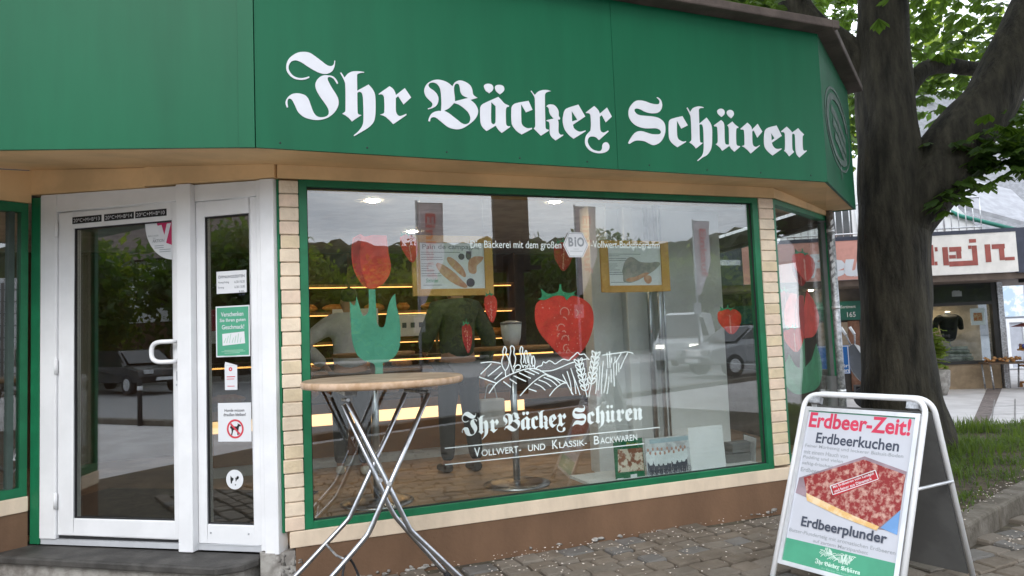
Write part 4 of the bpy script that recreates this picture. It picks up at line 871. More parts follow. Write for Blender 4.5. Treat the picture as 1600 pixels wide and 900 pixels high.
berry(FW, (1.319,1.473), (1.409,1.662), 0.20, "slim twisted card strawberry at the lower corner of the picture frame", False)
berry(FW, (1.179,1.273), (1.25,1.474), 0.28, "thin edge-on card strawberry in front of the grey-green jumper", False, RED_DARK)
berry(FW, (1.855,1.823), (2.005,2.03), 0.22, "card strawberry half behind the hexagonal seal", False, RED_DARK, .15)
berry(FW, (0.757,1.878), (0.868,2.063), 0.18, "card strawberry partly behind the left picture frame", False, RED, -.2)
berry(RW, (0.535,1.749), (1.112,1.986), 0.05, "upper card strawberry in front in the narrow right window", False)
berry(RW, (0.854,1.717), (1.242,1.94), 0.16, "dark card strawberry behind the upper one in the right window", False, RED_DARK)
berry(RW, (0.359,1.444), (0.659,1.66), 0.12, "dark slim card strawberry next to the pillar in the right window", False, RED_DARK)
berry(RW, (0.205,1.154), (0.664,1.352), 0.045, "lower card strawberry in front of the tulip in the right window", False)
def tulip(fr, label, petals, stem_leaf, v, ML, base):
    t = thing("tulip_cutout", label, "decoration", tuple(fr(base[0], v, base[1])), "card tulips in the windows")
    b = MB(); b.shape(fr, [stem_leaf], v, 0.004); b.build("stem_and_leaves", ML, t)
    for i, (p, M) in enumerate(petals):
        b = MB(); b.shape(fr, [p], v - 0.005 - 0.004 * i, 0.003); b.build("petal", M, t)
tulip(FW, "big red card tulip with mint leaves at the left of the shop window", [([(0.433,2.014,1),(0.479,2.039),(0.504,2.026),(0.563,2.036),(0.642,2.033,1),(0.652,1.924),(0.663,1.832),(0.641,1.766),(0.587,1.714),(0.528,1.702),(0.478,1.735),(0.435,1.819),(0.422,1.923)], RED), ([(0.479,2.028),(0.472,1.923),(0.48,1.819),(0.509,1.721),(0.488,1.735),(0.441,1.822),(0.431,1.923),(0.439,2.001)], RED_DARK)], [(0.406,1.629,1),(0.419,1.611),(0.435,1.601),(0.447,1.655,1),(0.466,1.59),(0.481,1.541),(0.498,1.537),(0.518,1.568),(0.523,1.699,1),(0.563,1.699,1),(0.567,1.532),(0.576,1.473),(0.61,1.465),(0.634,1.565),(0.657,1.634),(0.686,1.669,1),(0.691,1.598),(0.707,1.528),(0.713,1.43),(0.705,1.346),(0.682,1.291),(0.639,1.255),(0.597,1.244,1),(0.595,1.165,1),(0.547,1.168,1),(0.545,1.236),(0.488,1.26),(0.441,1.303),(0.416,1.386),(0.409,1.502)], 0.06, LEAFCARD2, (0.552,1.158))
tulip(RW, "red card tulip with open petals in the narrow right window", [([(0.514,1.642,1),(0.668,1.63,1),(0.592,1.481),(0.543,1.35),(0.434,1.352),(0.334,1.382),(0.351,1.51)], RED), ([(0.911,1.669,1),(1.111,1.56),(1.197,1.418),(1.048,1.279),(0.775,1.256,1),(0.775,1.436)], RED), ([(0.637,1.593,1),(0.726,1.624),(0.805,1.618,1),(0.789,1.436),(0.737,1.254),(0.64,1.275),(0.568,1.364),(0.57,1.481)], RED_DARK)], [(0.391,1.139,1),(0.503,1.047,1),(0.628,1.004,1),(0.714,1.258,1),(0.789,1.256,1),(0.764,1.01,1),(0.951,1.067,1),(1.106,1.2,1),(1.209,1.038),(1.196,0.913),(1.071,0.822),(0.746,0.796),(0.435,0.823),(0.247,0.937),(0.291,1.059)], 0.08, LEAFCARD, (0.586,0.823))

# ------------------------------------------------------------------ framed bread pictures hanging in the window
def picture(label, o0, o1, i0, i1, v, title):
    t = thing("framed_picture", label, "picture", tuple(FW((o0[0] + o1[0]) / 2, v, o0[1])), "framed bread pictures hanging in the window")
    b = MB(); b.rect_ring(FW, o0[0], o1[0], o0[1], o1[1], i0[0] - o0[0], o1[0] - i1[0], i0[1] - o0[1], o1[1] - i1[1], v - .012, v + .012); b.build("frame", OAKFRAME, t, bevel=.003)
    b = MB(); b.box(FW, i0[0], i1[0], v, v + .004, i0[1], i1[1]); b.build("print", PAPER, t)
    b = MB()
    for du in (.06, -.06): b.tube([FW((o0[0] if du > 0 else o1[0]) + du, v, o1[1]), FW((o0[0] if du > 0 else o1[0]) + du, v, 2.44)], .0015, 5)
    b.split("hanging_wire", STEEL, t)
    W_, H_ = i1[0] - i0[0], i1[1] - i0[1]
    Tq = lambda x, y: (i0[0] + x * W_, i1[1] - y * H_)
    b = MB()
    if title: b.text(FW, title, *(Tq(.045, 0)[0], Tq(.93, 0)[0]), Tq(0, .17)[1], Tq(0, .03)[1], v - .001, bold=.004)
    for k, (x0, x1, y) in enumerate(((.02, .62, .20), (.02, .22, .245), (.02, .34, .31), (.02, .35, .36), (.02, .17, .45), (.02, .18, .50), (.02, .13, .55), (.02, .22, .60), (.02, .3, .66), (.02, .32, .71), (.04, .32, .91))):
        b.box(FW, Tq(x0, 0)[0], Tq(x1, 0)[0], v - .0012, v - .0008, Tq(0, y + .012)[1], Tq(0, y)[1])
    b.build("writing", mat("soft_grey_ink", (.20, .22, .22), .7) if "soft_grey_ink" not in bpy.data.materials else bpy.data.materials["soft_grey_ink"], t)
    return t, Tq, v
CRUST = mat("printed_crust", (.52, .25, .17), .7, c2=(.62, .38, .26), scale=20)
CRUST2 = mat("printed_grey_loaf", (.28, .27, .26), .7, c2=(.40, .36, .33), scale=25)
t, Tq, v = picture("oak framed picture of two long loaves hanging behind the left half of the pane", (0.842,1.662), (1.405,2.066), (0.896,1.708), (1.346,2.018), .25, "Pain de campagne")
b = MB()
for pl in ([(.25, .45), (.33, .46), (.5, .62), (.64, .82), (.72, .96), (.66, .98), (.5, .88), (.36, .73), (.27, .58)], [(.42, .32), (.48, .32), (.62, .48), (.69, .64), (.69, .75), (.6, .68), (.48, .52), (.42, .40)], [(.78, .34), (.98, .30), (.96, .4), (.88, .5), (.86, .66), (.77, .66), (.74, .55)]):
    b.shape(FW, [[Tq(*p) for p in pl]], v - .0012, .0006)
b.build("loaf_print", CRUST, t)
b = MB()
b.shape(FW, [arc(*Tq(.64, .30), .022, 0, 2 * PI, 16)], v - .0012, .0006, False); b.shape(FW, [arc(*Tq(.77, .87), .03, 0, 2 * PI, 16)], v - .002, .0006, False)
b.shape(FW, [[Tq(.72, .18) + (1,), Tq(.8, .18) + (1,), Tq(.79, .32), Tq(.75, .37), Tq(.71, .31)]], v - .0014, .0006); b.build("grape_print", mat("printed_grape", (.13, .10, .14), .7), t)
b = MB(); b.text(FW, "Steinofen", Tq(.08, 0)[0], Tq(.27, 0)[0], Tq(0, .86)[1], Tq(0, .77)[1], v - .0012, shear=.4, bold=.01); b.build("green_writing", POSTER_GREEN, t)
t, Tq, v = picture("oak framed greyish loaf picture hanging under the window slogan, right half", (2.241,1.666), (2.822,2.047), (2.302,1.714), (2.754,2.008), .25, None)
b = MB()
b.shape(FW, [[Tq(*p) for p in ((.26, .62), (.34, .35), (.45, .28), (.6, .40), (.8, .42), (.98, .42), (.93, .55), (.75, .72), (.45, .92), (.28, .9), (.27, .75))]], v - .0012, .0006); b.build("loaf_print", CRUST2, t)
b = MB(); b.shape(FW, [[Tq(*p) for p in ((.66, .8), (.78, .76), (.8, .9), (.72, .96))]], v - .0022, .0006); b.shape(FW, [[Tq(*p) for p in ((.32, .85), (.5, .78), (.75, .68), (.6, .82), (.4, .91))]], v - .0018, .0004); b.build("fruit_print", CRUST, t)

# ------------------------------------------------------------------ cards standing on the window ledge
def leaning(fr, a, c, v, lean=.05): # plane leaning back
    return Plane3(fr(a[0], v, a[1]), fr.d, (fr.n - fr.k * lean).normalized(), (fr.k + fr.n * lean).normalized()), c[0] - a[0], c[1] - a[1]
pl, W_, H_ = leaning(FW, (2.212,0.325), (2.446,0.617), .12)
t = thing("green_booklet_card", "green card with a bakery photo standing on the window ledge", "card", tuple(pl.o))
b = MB(); b.box(pl, 0, W_, 0, .006, 0, H_); b.build("card", GREEN_FRAME, t)
b = MB(); b.shape(pl, [[(.02, H_ * .24, 1), (W_ - .004, H_ * .22, 1), (W_ - .006, H_ * .76, 1), (.03, H_ * .78, 1)]], -.001, .001); b.build("photo", mat("bakery_photo_print", (.72, .62, .5), .6, c2=(.28, .10, .05), scale=17, lo=.47, hi=.53), t)
b = MB(); b.text(pl, "Bäcker", W_ * .42, W_ * .85, H_ * .83, H_ * .92, -.001, shear=.3); b.build("title", mat("yellow_print", (.55, .42, .05), .6), t)
b = MB(); b.box(pl, .01, .06, -.001, -.0005, .012, .03); b.box(pl, W_ * .5, W_ * .72, -.001, -.0005, H_ * .08, H_ * .16); b.build("white_print", PAPER, t)
# team photo
pl, W_, H_ = leaning(FW, (2.453,0.335), (2.825,0.609), .10)
t = thing("team_photo_card", "card with a photo of a cycling team in pale shirts on the window ledge", "card", tuple(pl.o))
b = MB(); b.box(pl, 0, W_, 0, .005, 0, H_); b.build("card", mat("photo_background", (.62, .64, .66), .6, c2=(.42, .42, .43), scale=20), t)
b1, b2, b3, b4 = MB(), MB(), MB(), MB(); r_ = random.Random(5)
b4.box(pl, W_ * .1, W_ * .97, -.001, -.0005, H_ * .86, H_ * .97)
for rw in range(2):
    for i in range(9 - rw):
        x = W_ * (.05 + .105 * i + .05 * rw + r_.uniform(-.01, .01)); y = H_ * (.70 - .09 * rw + r_.uniform(-.02, .02)); vv = -.0012 - .0006 * rw - .00004 * i
        b1.shape(pl, [arc(x, y, .0085, 0, 2 * PI, 10, .012)], vv, .0003, False)
        b2.shape(pl, [[(x - .018, y - .025), (x - .008, y - .014), (x + .008, y - .014), (x + .018, y - .025), (x + .02, y - .07), (x + .013, y - .075), (x + .011, y - .085), (x - .011, y - .085), (x - .013, y - .075), (x - .02, y - .07)]], vv, .0003, False)
        b3.shape(pl, [[(x - .012, y - .0855), (x + .012, y - .0855), (x + .012, y - .12), (x + .008, y - .17), (x + .003, y - .17), (x, y - .12), (x - .003, y - .17), (x - .008, y - .17), (x - .012, y - .12)]], vv, .0003, False)
for i in range(7):
    x = W_ * (.1 + .13 * i); y = H_ * .14
    for dx in (-.022, .022):
        b3.shape(pl, [arc(x + dx, y, .018, 0, 2 * PI, 14), arc(x + dx, y, .0155, 0, 2 * PI, 14)], -.0032 - .0001 * i, .0003, False)
    b3.ribbon(pl, [(x - .022, y), (x - .008, y + .03), (x + .016, y + .03), (x + .022, y)], .003, -.0042 - .0001 * i)
b4.build("banner", mat("pale_blue_print", (.38, .50, .55), .6), t); b1.build("faces", mat("printed_skin", (.5, .27, .2), .6), t); b2.build("shirts", mat("printed_shirt", (.75, .80, .82), .6), t); b3.build("shorts_and_bicycles", INK, t)
# blank white board
pl, W_, H_ = leaning(FW, (2.821,0.327), (3.123,0.655), .09, .08)
t = thing("white_board", "blank white board leaning on the window ledge", "board", tuple(pl.o))
b = MB(); b.box(pl, 0, W_, 0, .014, 0, H_); b.build("panel", WHITE, t, bevel=.002)
b = MB(); b.lathe(Plane3(pl(W_ - .02, 0, H_ - .025), pl.d, pl.k, -pl.n), [(.003, 0), (.003, .002)], 8); b.build("screw", GALV, t)
# dark box and leaning slats
u0, z0 = (3.212,0.307); u1, z1 = (3.449,0.415)
t = thing("dark_box", "dark grey stepped box on the window ledge beside the white board", "box", tuple(FW(u0, .25, z0)))
b = MB(); b.box(FW, u0 - .02, u1 + .02, .18, .32, .352, z1); b.build("lower_box", GREYDARK, t, bevel=.004)
b = MB(); b.box(FW, u0 + .06, u1 + .03, .20, .31, z1 + .001, z1 + .075); b.build("upper_box", GREYDARK, t, bevel=.004)
a = (3.413,0.323); c = (3.471,0.527)
for i, lab in enumerate(("thin pale panel leaning by the window's right end, front one", "thin dark panel leaning by the window's right end, behind another")):
    t = thing("leaning_panel", lab, "panel", tuple(FW(a[0] + .02 * i, .15 + .05 * i, .352)), "panels leaning on the window ledge")
    pl = Plane3(FW(a[0] + .025 * i, .12 + .04 * i, .352), (FW.d * .25 + FW.n * .97).normalized(), (FW.d * -.97 + FW.n * .25), (FW.k + FW.d * .12).normalized())
    b = MB(); b.box(pl, 0, .2, 0, .008, 0, c[1] - .352 + .0); b.build("panel", ALU if i == 0 else GREYDARK, t, bevel=.001)

# ================================================================== inside the shop
KW = Frame(-1.929, 6.705, FW.a + R(-1))
kt = thing("display_counter", "long wooden bakery counter with a glowing light strip and a glass top", "counter", tuple(KW(0, 0, ZF)))
b = MB(); b.box(KW, -0.95, 3.1, 0.04, .8, ZF, .30); b.build("plinth", GREYWALL, kt)
b = MB(); b.box(KW, -0.95, 3.1, 0.0, .8, .302, .598); b.box(KW, -0.95, 3.1, .002, .02, .71, .80); b.build("front_panel", WARMWOOD, kt)
b = MB(); b.box(KW, -0.95, 2.15, .03, .05, .60, .708); b.build("light_strip", STRIPLAMP, kt)
b = MB(); b.box(KW, -0.95, 3.1, .01, .8, .802, .82); b.box(KW, -0.95, 3.1, .2, .8, 1.20, 1.22); b.split("shelf_board", DARKWOOD, kt)
b = MB(); b.box(KW, -0.95, 2.6, .03, .036, .822, 1.199); b.build("glass_front", PANE_CLEAR, kt)
b = MB(); b.box(KW, -0.95, 2.6, .25, .27, 1.17, 1.185); b.build("lamp_strip", WARMLAMP, kt)
sf = thing("bread_shelf", "wall of wooden bread shelves with warm strip lights behind the counter", "shelf", tuple(KW(0, 1.5, ZF)))
SHZ = (1.02, 1.36, 1.70, 2.02)
b = MB()
for z in SHZ: b.box(KW, -0.5, 2.6, 1.40, 1.78, z, z + .03)
b.split("shelf_board", WARMWOOD, sf)
b = MB(); b.box(KW, -0.5, 2.6, 1.78, 1.8, .9, 2.42); b.build("back_panel", DARKWOOD, sf)
b = MB()
for i in range(4): b.box(KW, -0.5 + i * 1.03, -0.47 + i * 1.03, 1.385, 1.79, .9, 2.42)
b.split("upright", DARKWOOD, sf)
b = MB()
for z in SHZ[1:]: b.box(KW, -0.46, 2.56, 1.42, 1.435, z - .013, z - .003)
b.split("strip_lamp", WARMLAMP, sf)
# tags hanging under the shelves and grey menu boards
for (u, z, lab) in ((.35, 1.50, "grey menu board on the shelves behind the left tulip"), (1.0, 1.42, "grey menu board on the shelves under the first one's right edge")):
    t = thing("menu_board", lab, "board", tuple(KW(u, 1.36, z)), "grey menu boards on the shelves")
    b = MB(); b.box(KW, u, u + .52, 1.36, 1.375, z, z + .26); b.build("board", GREYWALL, t)
    b = MB()
    for k in range(4): b.box(KW, u + .05 + .1 * k, u + .1 + .1 * k, 1.355, 1.3595, z + .1, z + .16)
    b.build("dark_marks", INK, t)
r_ = random.Random(12)
protos = []
for kind in range(3):
    b = MB(); L = (.17, .13, .09)[kind]
    b.blob((0, 0, .05), (L, .07, .05), 12, 8, .05)
    for k in range(3):
        b.blob(((k - 1) * L * .45, 0, .094), (.012, .045, .008), 6, 4, .1)
    o = b.build("bread_loaf", BREAD, loc=(0, 0, 0)); protos.append(o)
spots = []
for z in SHZ[:3]:
    for i in range(8): spots.append((-.3 + i * .38 + r_.uniform(-.05, .05), 1.56, z + .03, "shelf"))
for i in range(9): spots.append((-.7 + i * .36 + r_.uniform(-.06, .06), .45, .821, "counter"))
for i, (u, v_, z, wh) in enumerate(spots):
    k = i % 3
    o = protos[k] if protos[k] is not None and i < 3 else protos[k].copy()
    if i >= 3: col.objects.link(o)
    o.location = KW(u, v_, z); o.rotation_euler = (0, 0, FW.a + r_.uniform(-.3, .3))
    tag(o, "golden brown bread lying on the lit wall shelves" if wh == "shelf" else "golden brown bread lying in the glass counter", "bread", "breads on the wall shelves" if wh == "shelf" else "breads in the glass counter")
# high tables inside
def high_table(p, label):
    fr = Frame(p[0], p[1], 0)
    t = thing("bar_table", label, "table", (p[0], p[1], ZF), "steel bar tables inside the shop")
    b = MB(); b.lathe(fr, [(.26, ZF + .001), (.265, ZF + .012), (.20, ZF + .025), (.03, ZF + .04)], 36); b.build("base", STEEL, t)
    b = MB(); b.lathe(fr, [(.028, ZF + .04), (.028, 1.265)], 16); b.build("pole", STEEL, t)
    b = MB(); b.lathe(fr, [(.29, 1.266), (.305, 1.272), (.305, 1.29), (.295, 1.296)], 40); b.build("tabletop", WARMWOOD, t)
high_table((-0.021,5.7,0.2), "steel bar table inside, in front of the painted landscape")
high_table((-1.046,5.27,0.2), "steel bar table inside, behind the outdoor table")
p = (-0.021,5.7,0.2)
t = thing("glass_jar", "clear ribbed glass container on the bar table inside", "jar", (p[0], p[1], 1.297))
b = MB(); b.lathe(Frame(p[0], p[1], 0), [(.055, 1.298), (.075, 1.36), (.085, 1.47)], 14); b.build("jar", mat("frosted_glass", (.62, .66, .66), .3, spec=.6), t)
b = MB(); b.lathe(Frame(p[0], p[1], 0), [(.088, 1.4705), (.088, 1.485), (.03, 1.50)], 14); b.build("lid", GALV, t)

# ------------------------------------------------------------------ people
SKIN = mat("skin", (.42, .24, .17), .5, var=.06)
def skinmesh(name, verts, edges, M, parent, root=0, sub=2):
    me = bpy.data.meshes.new(name)
    me.from_pydata([v[:3] for v in verts], edges, [])
    o = bpy.data.objects.new(name, me); col.objects.link(o)
    md = o.modifiers.new("skin", 'SKIN'); md.use_smooth_shade = True
    for i, v in enumerate(verts):
        r = v[3]; me.skin_vertices[0].data[i].radius = (r if not isinstance(r, tuple) else r[0], r if not isinstance(r, tuple) else r[1])
        me.skin_vertices[0].data[i].use_root = (i == root)
    s = o.modifiers.new("sub", 'SUBSURF'); s.levels = sub; s.render_levels = sub
    dg = bpy.context.evaluated_depsgraph_get()
    nm = bpy.data.meshes.new_from_object(o.evaluated_get(dg))
    bpy.data.objects.remove(o); bpy.data.meshes.remove(me)
    nm.name = name; nm.materials.clear(); nm.materials.append(M)
    for p_ in nm.polygons: p_.use_smooth = True
    ob = bpy.data.objects.new(name, nm); col.objects.link(ob)
    if parent is not None: ob.parent = parent
    return ob
def person(loc, rz, label, top, legs, shoes, hair, hips=((-.09, 0), (.09, 0)), armL=None, armR=None, lean=0.0, H=1.70):
    """faces +Y before rotation; arm = (elbow, wrist)"""
    k = H / 1.70
    feet = ((-.11, .06), (.11, -.05))
    armL = armL or ((-.27, -.03, 1.10), (-.25, .12, .86)); armR = armR or ((.27, -.03, 1.10), (.25, .12, .86))
    V = []; Ed = []
    def a(x, y, z, r, frm=None):
        V.append((x * k, y * k, z * k, r * k if not isinstance(r, tuple) else (r[0] * k, r[1] * k)))
        if frm is not None: Ed.append((frm, len(V) - 1))
        return len(V) - 1
    ly = lean
    pel = a(0, 0, .93, (.15, .11)); wa = a(0, ly * .3, 1.10, (.135, .10), pel); ch = a(0, ly * .7, 1.28, (.16, .115), wa); sh = a(0, ly, 1.40, (.12, .09), ch)
    nk = a(0, ly + .01, 1.475, .055, sh); h1 = a(0, ly + .03, 1.555, (.072, .082), nk); h2 = a(0, ly + .03, 1.62, (.078, .092), h1); h3 = a(0, ly + .025, 1.68, (.058, .07), h2)
    nose = a(0, ly + .125, 1.575, .011, h1)
    for s in (-1, 1): a(s * .082, ly + .02, 1.58, .014, h1)
    hands = []
    for s, arm in ((-1, armL), (1, armR)):
        so_ = a(s * .175, ly, 1.385, .062, sh); el = a(*arm[0], .045, so_); wr = a(*arm[1], .029, el)
        d = (Vector(arm[1]) - Vector(arm[0])).normalized(); hp = Vector(arm[1]) + d * .06
        pa = a(*hp, (.036, .022), wr); hands.append((hp, d, pa, s))
    for s, (fx, fy) in zip((-1, 1), feet):
        hp_ = a(s * .09, 0, .86, .088, pel); kn = a(s * .10 + 0, fy * .5 + .02, .49, .058, hp_); an_ = a(fx, fy - .02, .09, .038, kn); a(fx, fy + .09, .035, (.036, .025), an_)
    for hp, d, pa, s in hands:
        sd = d.orthogonal().normalized() if abs(d.z) < .5 else Vector((0, 1, 0)); sd = (sd - d * sd.dot(d)).normalized(); dn = d.cross(sd)
        for j, (off, ln) in enumerate(((-.027, .062), (-.009, .075), (.009, .07), (.026, .055))):
            b0 = hp + d * .035 + sd * off; f0 = a(*b0, .0085, pa); f1 = a(*(b0 + d * ln * .55 + dn * .008), .008, f0); a(*(b0 + d * ln + dn * .024), .0065, f1)
        t0 = a(*(hp - d * .01 + sd * .04), .010, pa); a(*(hp + d * .03 + sd * .062 + dn * .012), .008, t0)
    root = thing("person", label, "person", loc); root.rotation_euler = (0, 0, rz)
    body = skinmesh("body", V, Ed, SKIN, root)
    # clothes: larger skins over the same skeleton
    def sub(idx, grow, name, M, extra=None):
        mp_ = {}; vv = []
        for i in idx:
            mp_[i] = len(vv); q = V[i]; r = q[3]
            vv.append((q[0], q[1], q[2], (r[0] + grow, r[1] + grow) if isinstance(r, tuple) else r + grow))
        ee = [(mp_[x], mp_[y]) for x, y in Ed if x in mp_ and y in mp_]
        return skinmesh(name, vv, ee, M, root)
    ai = 11
    sub([pel, wa, ch, sh, nk, ai, ai + 1, ai + 2, ai + 4, ai + 5, ai + 6], .030, "jumper", top)
    li = ai + 8
    sub([pel, li, li + 1, li + 2, li + 4, li + 5, li + 6], .022, "trousers", legs)
    for s, (fx, fy) in zip((-1, 1), feet):
        skinmesh("shoe", [(fx * k, (fy - .06) * k, .05, .05), (fx * k, (fy + .05) * k, .045, (.048, .04)), (fx * k, (fy + .15) * k, .035, (.04, .03))], [(0, 1), (1, 2)], shoes, root)
    skinmesh("hair", [(0, (ly - .02) * k, 1.56 * k, (.078, .062)), (0, (ly - .015) * k, 1.64 * k, (.088, .085)), (0, (ly + .03) * k, 1.70 * k, (.07, .075))], [(0, 1), (1, 2)], hair, root)
    return root
HAIR = mat("dark_hair", (.02, .014, .01), .6, var=.3, scale=30, bump=.3)
p1 = (-1.476,6.381,0.2)
person((p1[0], p1[1], ZF), FW.a + R(-8), "person in a pale shirt, dark trousers and white shoes standing at the counter", mat("pale_blue_shirt", (.55, .57, .62), .8, var=.08), mat("black_trousers", (.022, .022, .025), .8), mat("white_shoe", (.6, .58, .52), .6), HAIR, armL=((-.42, -.02, 1.20), (-.24, .10, 1.00)), armR=((.27, .04, 1.12), (.16, .24, 1.08)), lean=.05, H=1.66)
p2 = (-0.502,6.298,0.2)
person((p2[0], p2[1], ZF), FW.a + R(12), "person in a grey-green jumper and dark trousers seen from behind at the counter", mat("grey_green_jumper", (.075, .09, .07), .9, var=.12, scale=20), mat("charcoal_trousers", (.03, .032, .036), .85), mat("dark_shoe", (.02, .018, .016), .5), HAIR, armR=((.30, -.04, 1.12), (.27, .03, .86)), armL=((-.29, .03, 1.12), (-.2, .22, 1.06)), lean=.02, H=1.76)
c = Vector(p2) + FW.d * .30 + FW.n * .02
t = thing("carrier_bag", "white carrier bag held by the person in the grey-green jumper", "bag", (c.x, c.y, ZF + .38))
bf = Frame(c.x, c.y, FW.a)
b = MB(); b.slab([tuple(bf(-.12, -.05, 0))[:2], tuple(bf(.12, -.05, 0))[:2], tuple(bf(.12, .05, 0))[:2], tuple(bf(-.12, .05, 0))[:2]], ZF + .36, ZF + .62); b.build("bag_body", mat("white_bag", (.62, .63, .64), .6, bump=.3, bscale=12), t, bevel=.02)
b = MB(); b.tube(bendy([bf(-.06, 0, ZF + .615), bf(-.03, 0, ZF + .75), bf(.03, 0, ZF + .75), bf(.06, 0, ZF + .615)], .04), .006, 6); b.build("bag_handle", PAPER, t)

# ================================================================== in front of the bakery
# step
t = thing("door_step", "dark stone step with a rounded front edge below the bakery door", "step", (-2.3, 4.2, 0))
b = MB(); b.slab([(-3.35, 4.36), (-1.655, 3.905), (-1.53, 3.965), (-1.475, 4.06), DW(-.14, .0, 0)[:2], DW(-1.75, .02, 0)[:2], (-3.35, 4.75)], .145, .192); b.build("slab", STONE, t, bevel=.012)
b = MB(); b.slab([(-3.30, 4.40), (-1.66, 3.96), (-1.56, 4.05), DW(-.16, .05, 0)[:2], (-3.3, 4.8)], -.05, .1445); b.build("riser", CONCRETE, t)
b = MB(); b.slab([(-3.6, 4.22), (-1.60, 3.70), (-1.22, 3.98), (-1.34, 4.06), (-3.6, 4.5)], -.05, .06); b.build("lower_step", CONCRETE, t, bevel=.012)

# high table on the pavement
TF = Frame(-0.7176, 3.86, FW.a)
tb = thing("standing_table", "round wooden standing table on crossed bent steel legs on the pavement", "table", (TF.o.x, TF.o.y, 0))
b = MB(); b.lathe(TF, [(.405, 1.140), (.425, 1.143), (.432, 1.151), (.432, 1.170), (.426, 1.178)], 64); b.build("table_rim", WOODEDGE, tb)
b = MB(); b.lathe(TF, [(.4255, 1.170), (.4235, 1.1795), (.418, 1.1815)], 64); b.build("tabletop", WOODTOP, tb)
def legpath(pts, v): return bendy([TF(u, v, z) for u, z in pts], .09)
rr_ = .0135
legs = [([(.20, 1.096), (-.019, .643), (-.125, .427), (-.172, .368), (-.312, .236), (-.56, .012)], -.20),
        ([(-.217, 1.078), (-.028, .663), (.077, .413), (.106, .372), (.33, .136), (.45, .012)], -.185),
        ([(.165, 1.074), (.009, .761), (-.164, .42), (-.196, .378), (-.434, .164), (-.56, .05)], .20),
        ([(-.191, 1.033), (-.003, .591), (.064, .412), (.145, .299), (.307, .101), (.38, .012)], .185)]
for pts, v in legs:
    b = MB()
    # straighten the upper tube between first point and the bend, as the real tube is straight
    b.tube(legpath([pts[0], pts[2], pts[3] if False else ((pts[2][0] + pts[3][0]) / 2, (pts[2][1] + pts[3][1]) / 2), pts[4], pts[5]], v), rr_, 12)
    lg = b.build("leg", STEEL, tb)
    b = MB(); e = TF(pts[5][0], v, pts[5][1]); d = (TF(pts[5][0], v, pts[5][1]) - TF(pts[4][0], v, pts[4][1])).normalized(); b.tube([e - d * .03, e + d * .012], .017, 10); b.build("foot_cap", RUBBER, lg)
b = MB(); b.tube([TF(.20, -.21, 1.100), TF(.165, .21, 1.090)], .010, 8); b.tube([TF(-.217, -.20, 1.088), TF(-.191, .20, 1.060)], .010, 8)
b.box(TF, -.24, .24, -.03, .03, 1.118, 1.1335); b.box(TF, .15, .21, -.2, .2, 1.116, 1.1332); b.box(TF, -.23, -.17, -.19, .19, 1.106, 1.1331); b.split("top_bracket", GALV, tb)
b = MB(); b.tube([TF(-.026, -.225, .655), TF(-.026, -.165, .655)], .012, 10); b.tube([TF(.0, .165, .60), TF(.0, .225, .60)], .012, 10); b.split("pivot_bolt", ALU, tb)
b = MB(); b.tube([TF(-.30, .2, .285), TF(-.27, 0, .275), TF(-.24, -.2, .30)], .006, 8); b.build("cross_brace", GALV, tb)
b = MB(); b.tube(bendy([TF(-.245, -.185, .32), TF(-.275, -.24, .22), TF(-.26, -.235, .06), TF(-.18, -.22, .012), TF(-.13, -.17, .06), TF(-.20, -.15, .26), TF(-.235, -.175, .315)], .05), .006, 8)
t = tag(b.build("lock_cable", RUBBER, loc=tuple(TF(-.2, -.2, 0))), "black lock cable looped round a leg of the standing table", "cable")

# A-board
APo = Vector((1.636,4.012,0.905)); aw = Vector([0.57358,-0.81915,0.0]); an = Vector([-0.81915,-0.57358,0.0]); ah = Vector([-0.33448,-0.23421,-0.91283])
anf = aw.cross(ah).normalized()
if anf.dot(an) < 0: anf = -anf
AP_ = Plane3(APo, aw, -anf, ah)     # u across, v into the board, "z" runs DOWN the poster
ab = thing("pavement_sign", "white A-board pavement sign with a strawberry cake poster", "sign", (APo.x + .2, APo.y - .2, 0))
ptop, pbot = -.085, .965
b = MB(); b.tube(bendy([AP_(-.030, .0, pbot), AP_(-.030, .0, ptop), AP_(.624, .0, ptop), AP_(.624, .0, pbot)], .085, 8), .0140, 12); b.build("front_frame", WHITE, ab)
b = MB(); b.rect_ring(AP_, -.012, .606, -.010, .852, .022, .022, .022, .022, -.008, .012); fr_ = b.build("poster_frame", ALU, ab, bevel=.003)
b = MB(); b.box(AP_, -.008, .602, .0125, .017, -.006, .848); b.build("back_sheet", GREYDARK, ab)
b = MB(); b.box(AP_, .01, .584, .001, .006, .012, .83); poster = b.build("poster", mat("poster_paper", (.54, .55, .60), .5, var=.02), ab)
A_ = lambda pts: pts
b = MB(); b.box(AP_, .0102, .5838, .0, .0009, .714, .8298); b.build("lower_green_field", POSTER_GREEN, ab); b = MB(); b.box(AP_, .0102, .5838, .0, .0009, .0122, .0165); b.build("green_field", POSTER_GREEN, ab)
class Flip:     # text frame: z up, from the poster's top
    def __call__(s, u, v, z): return AP_(u, v, -z)
fl_ = Flip()
b = MB(); b.text(fl_, "Erdbeer-Zeit!", .02, .566, -.106, -.018, .0, bold=.028); b.build("red_heading", mat("red_heading_ink", (.62, .045, .10), .6), ab)
b = MB(); b.text(fl_, "Erdbeerkuchen", .078, .523, -.190, -.131, .0, bold=.022); b.build("heading", INK, ab)
b = MB(); b.text(fl_, "Erdbeerplunder", .080, .528, -.654, -.588, -.004, bold=.022); b.build("lower_heading", INK, ab)
b = MB()
for s, u1, zt_ in (("Feiner Mürbeteig und lockerer Biskuit-Boden", .549, .200), ("mit einem Hauch von", .272, .232), ("Pudding und vielen", .25, .264), ("saftig-frischen", .2, .297), ("Erdbeeren", .158, .331)):
    b.text(fl_, s, .022, u1, -zt_ - .023, -zt_, .0, bold=.006)
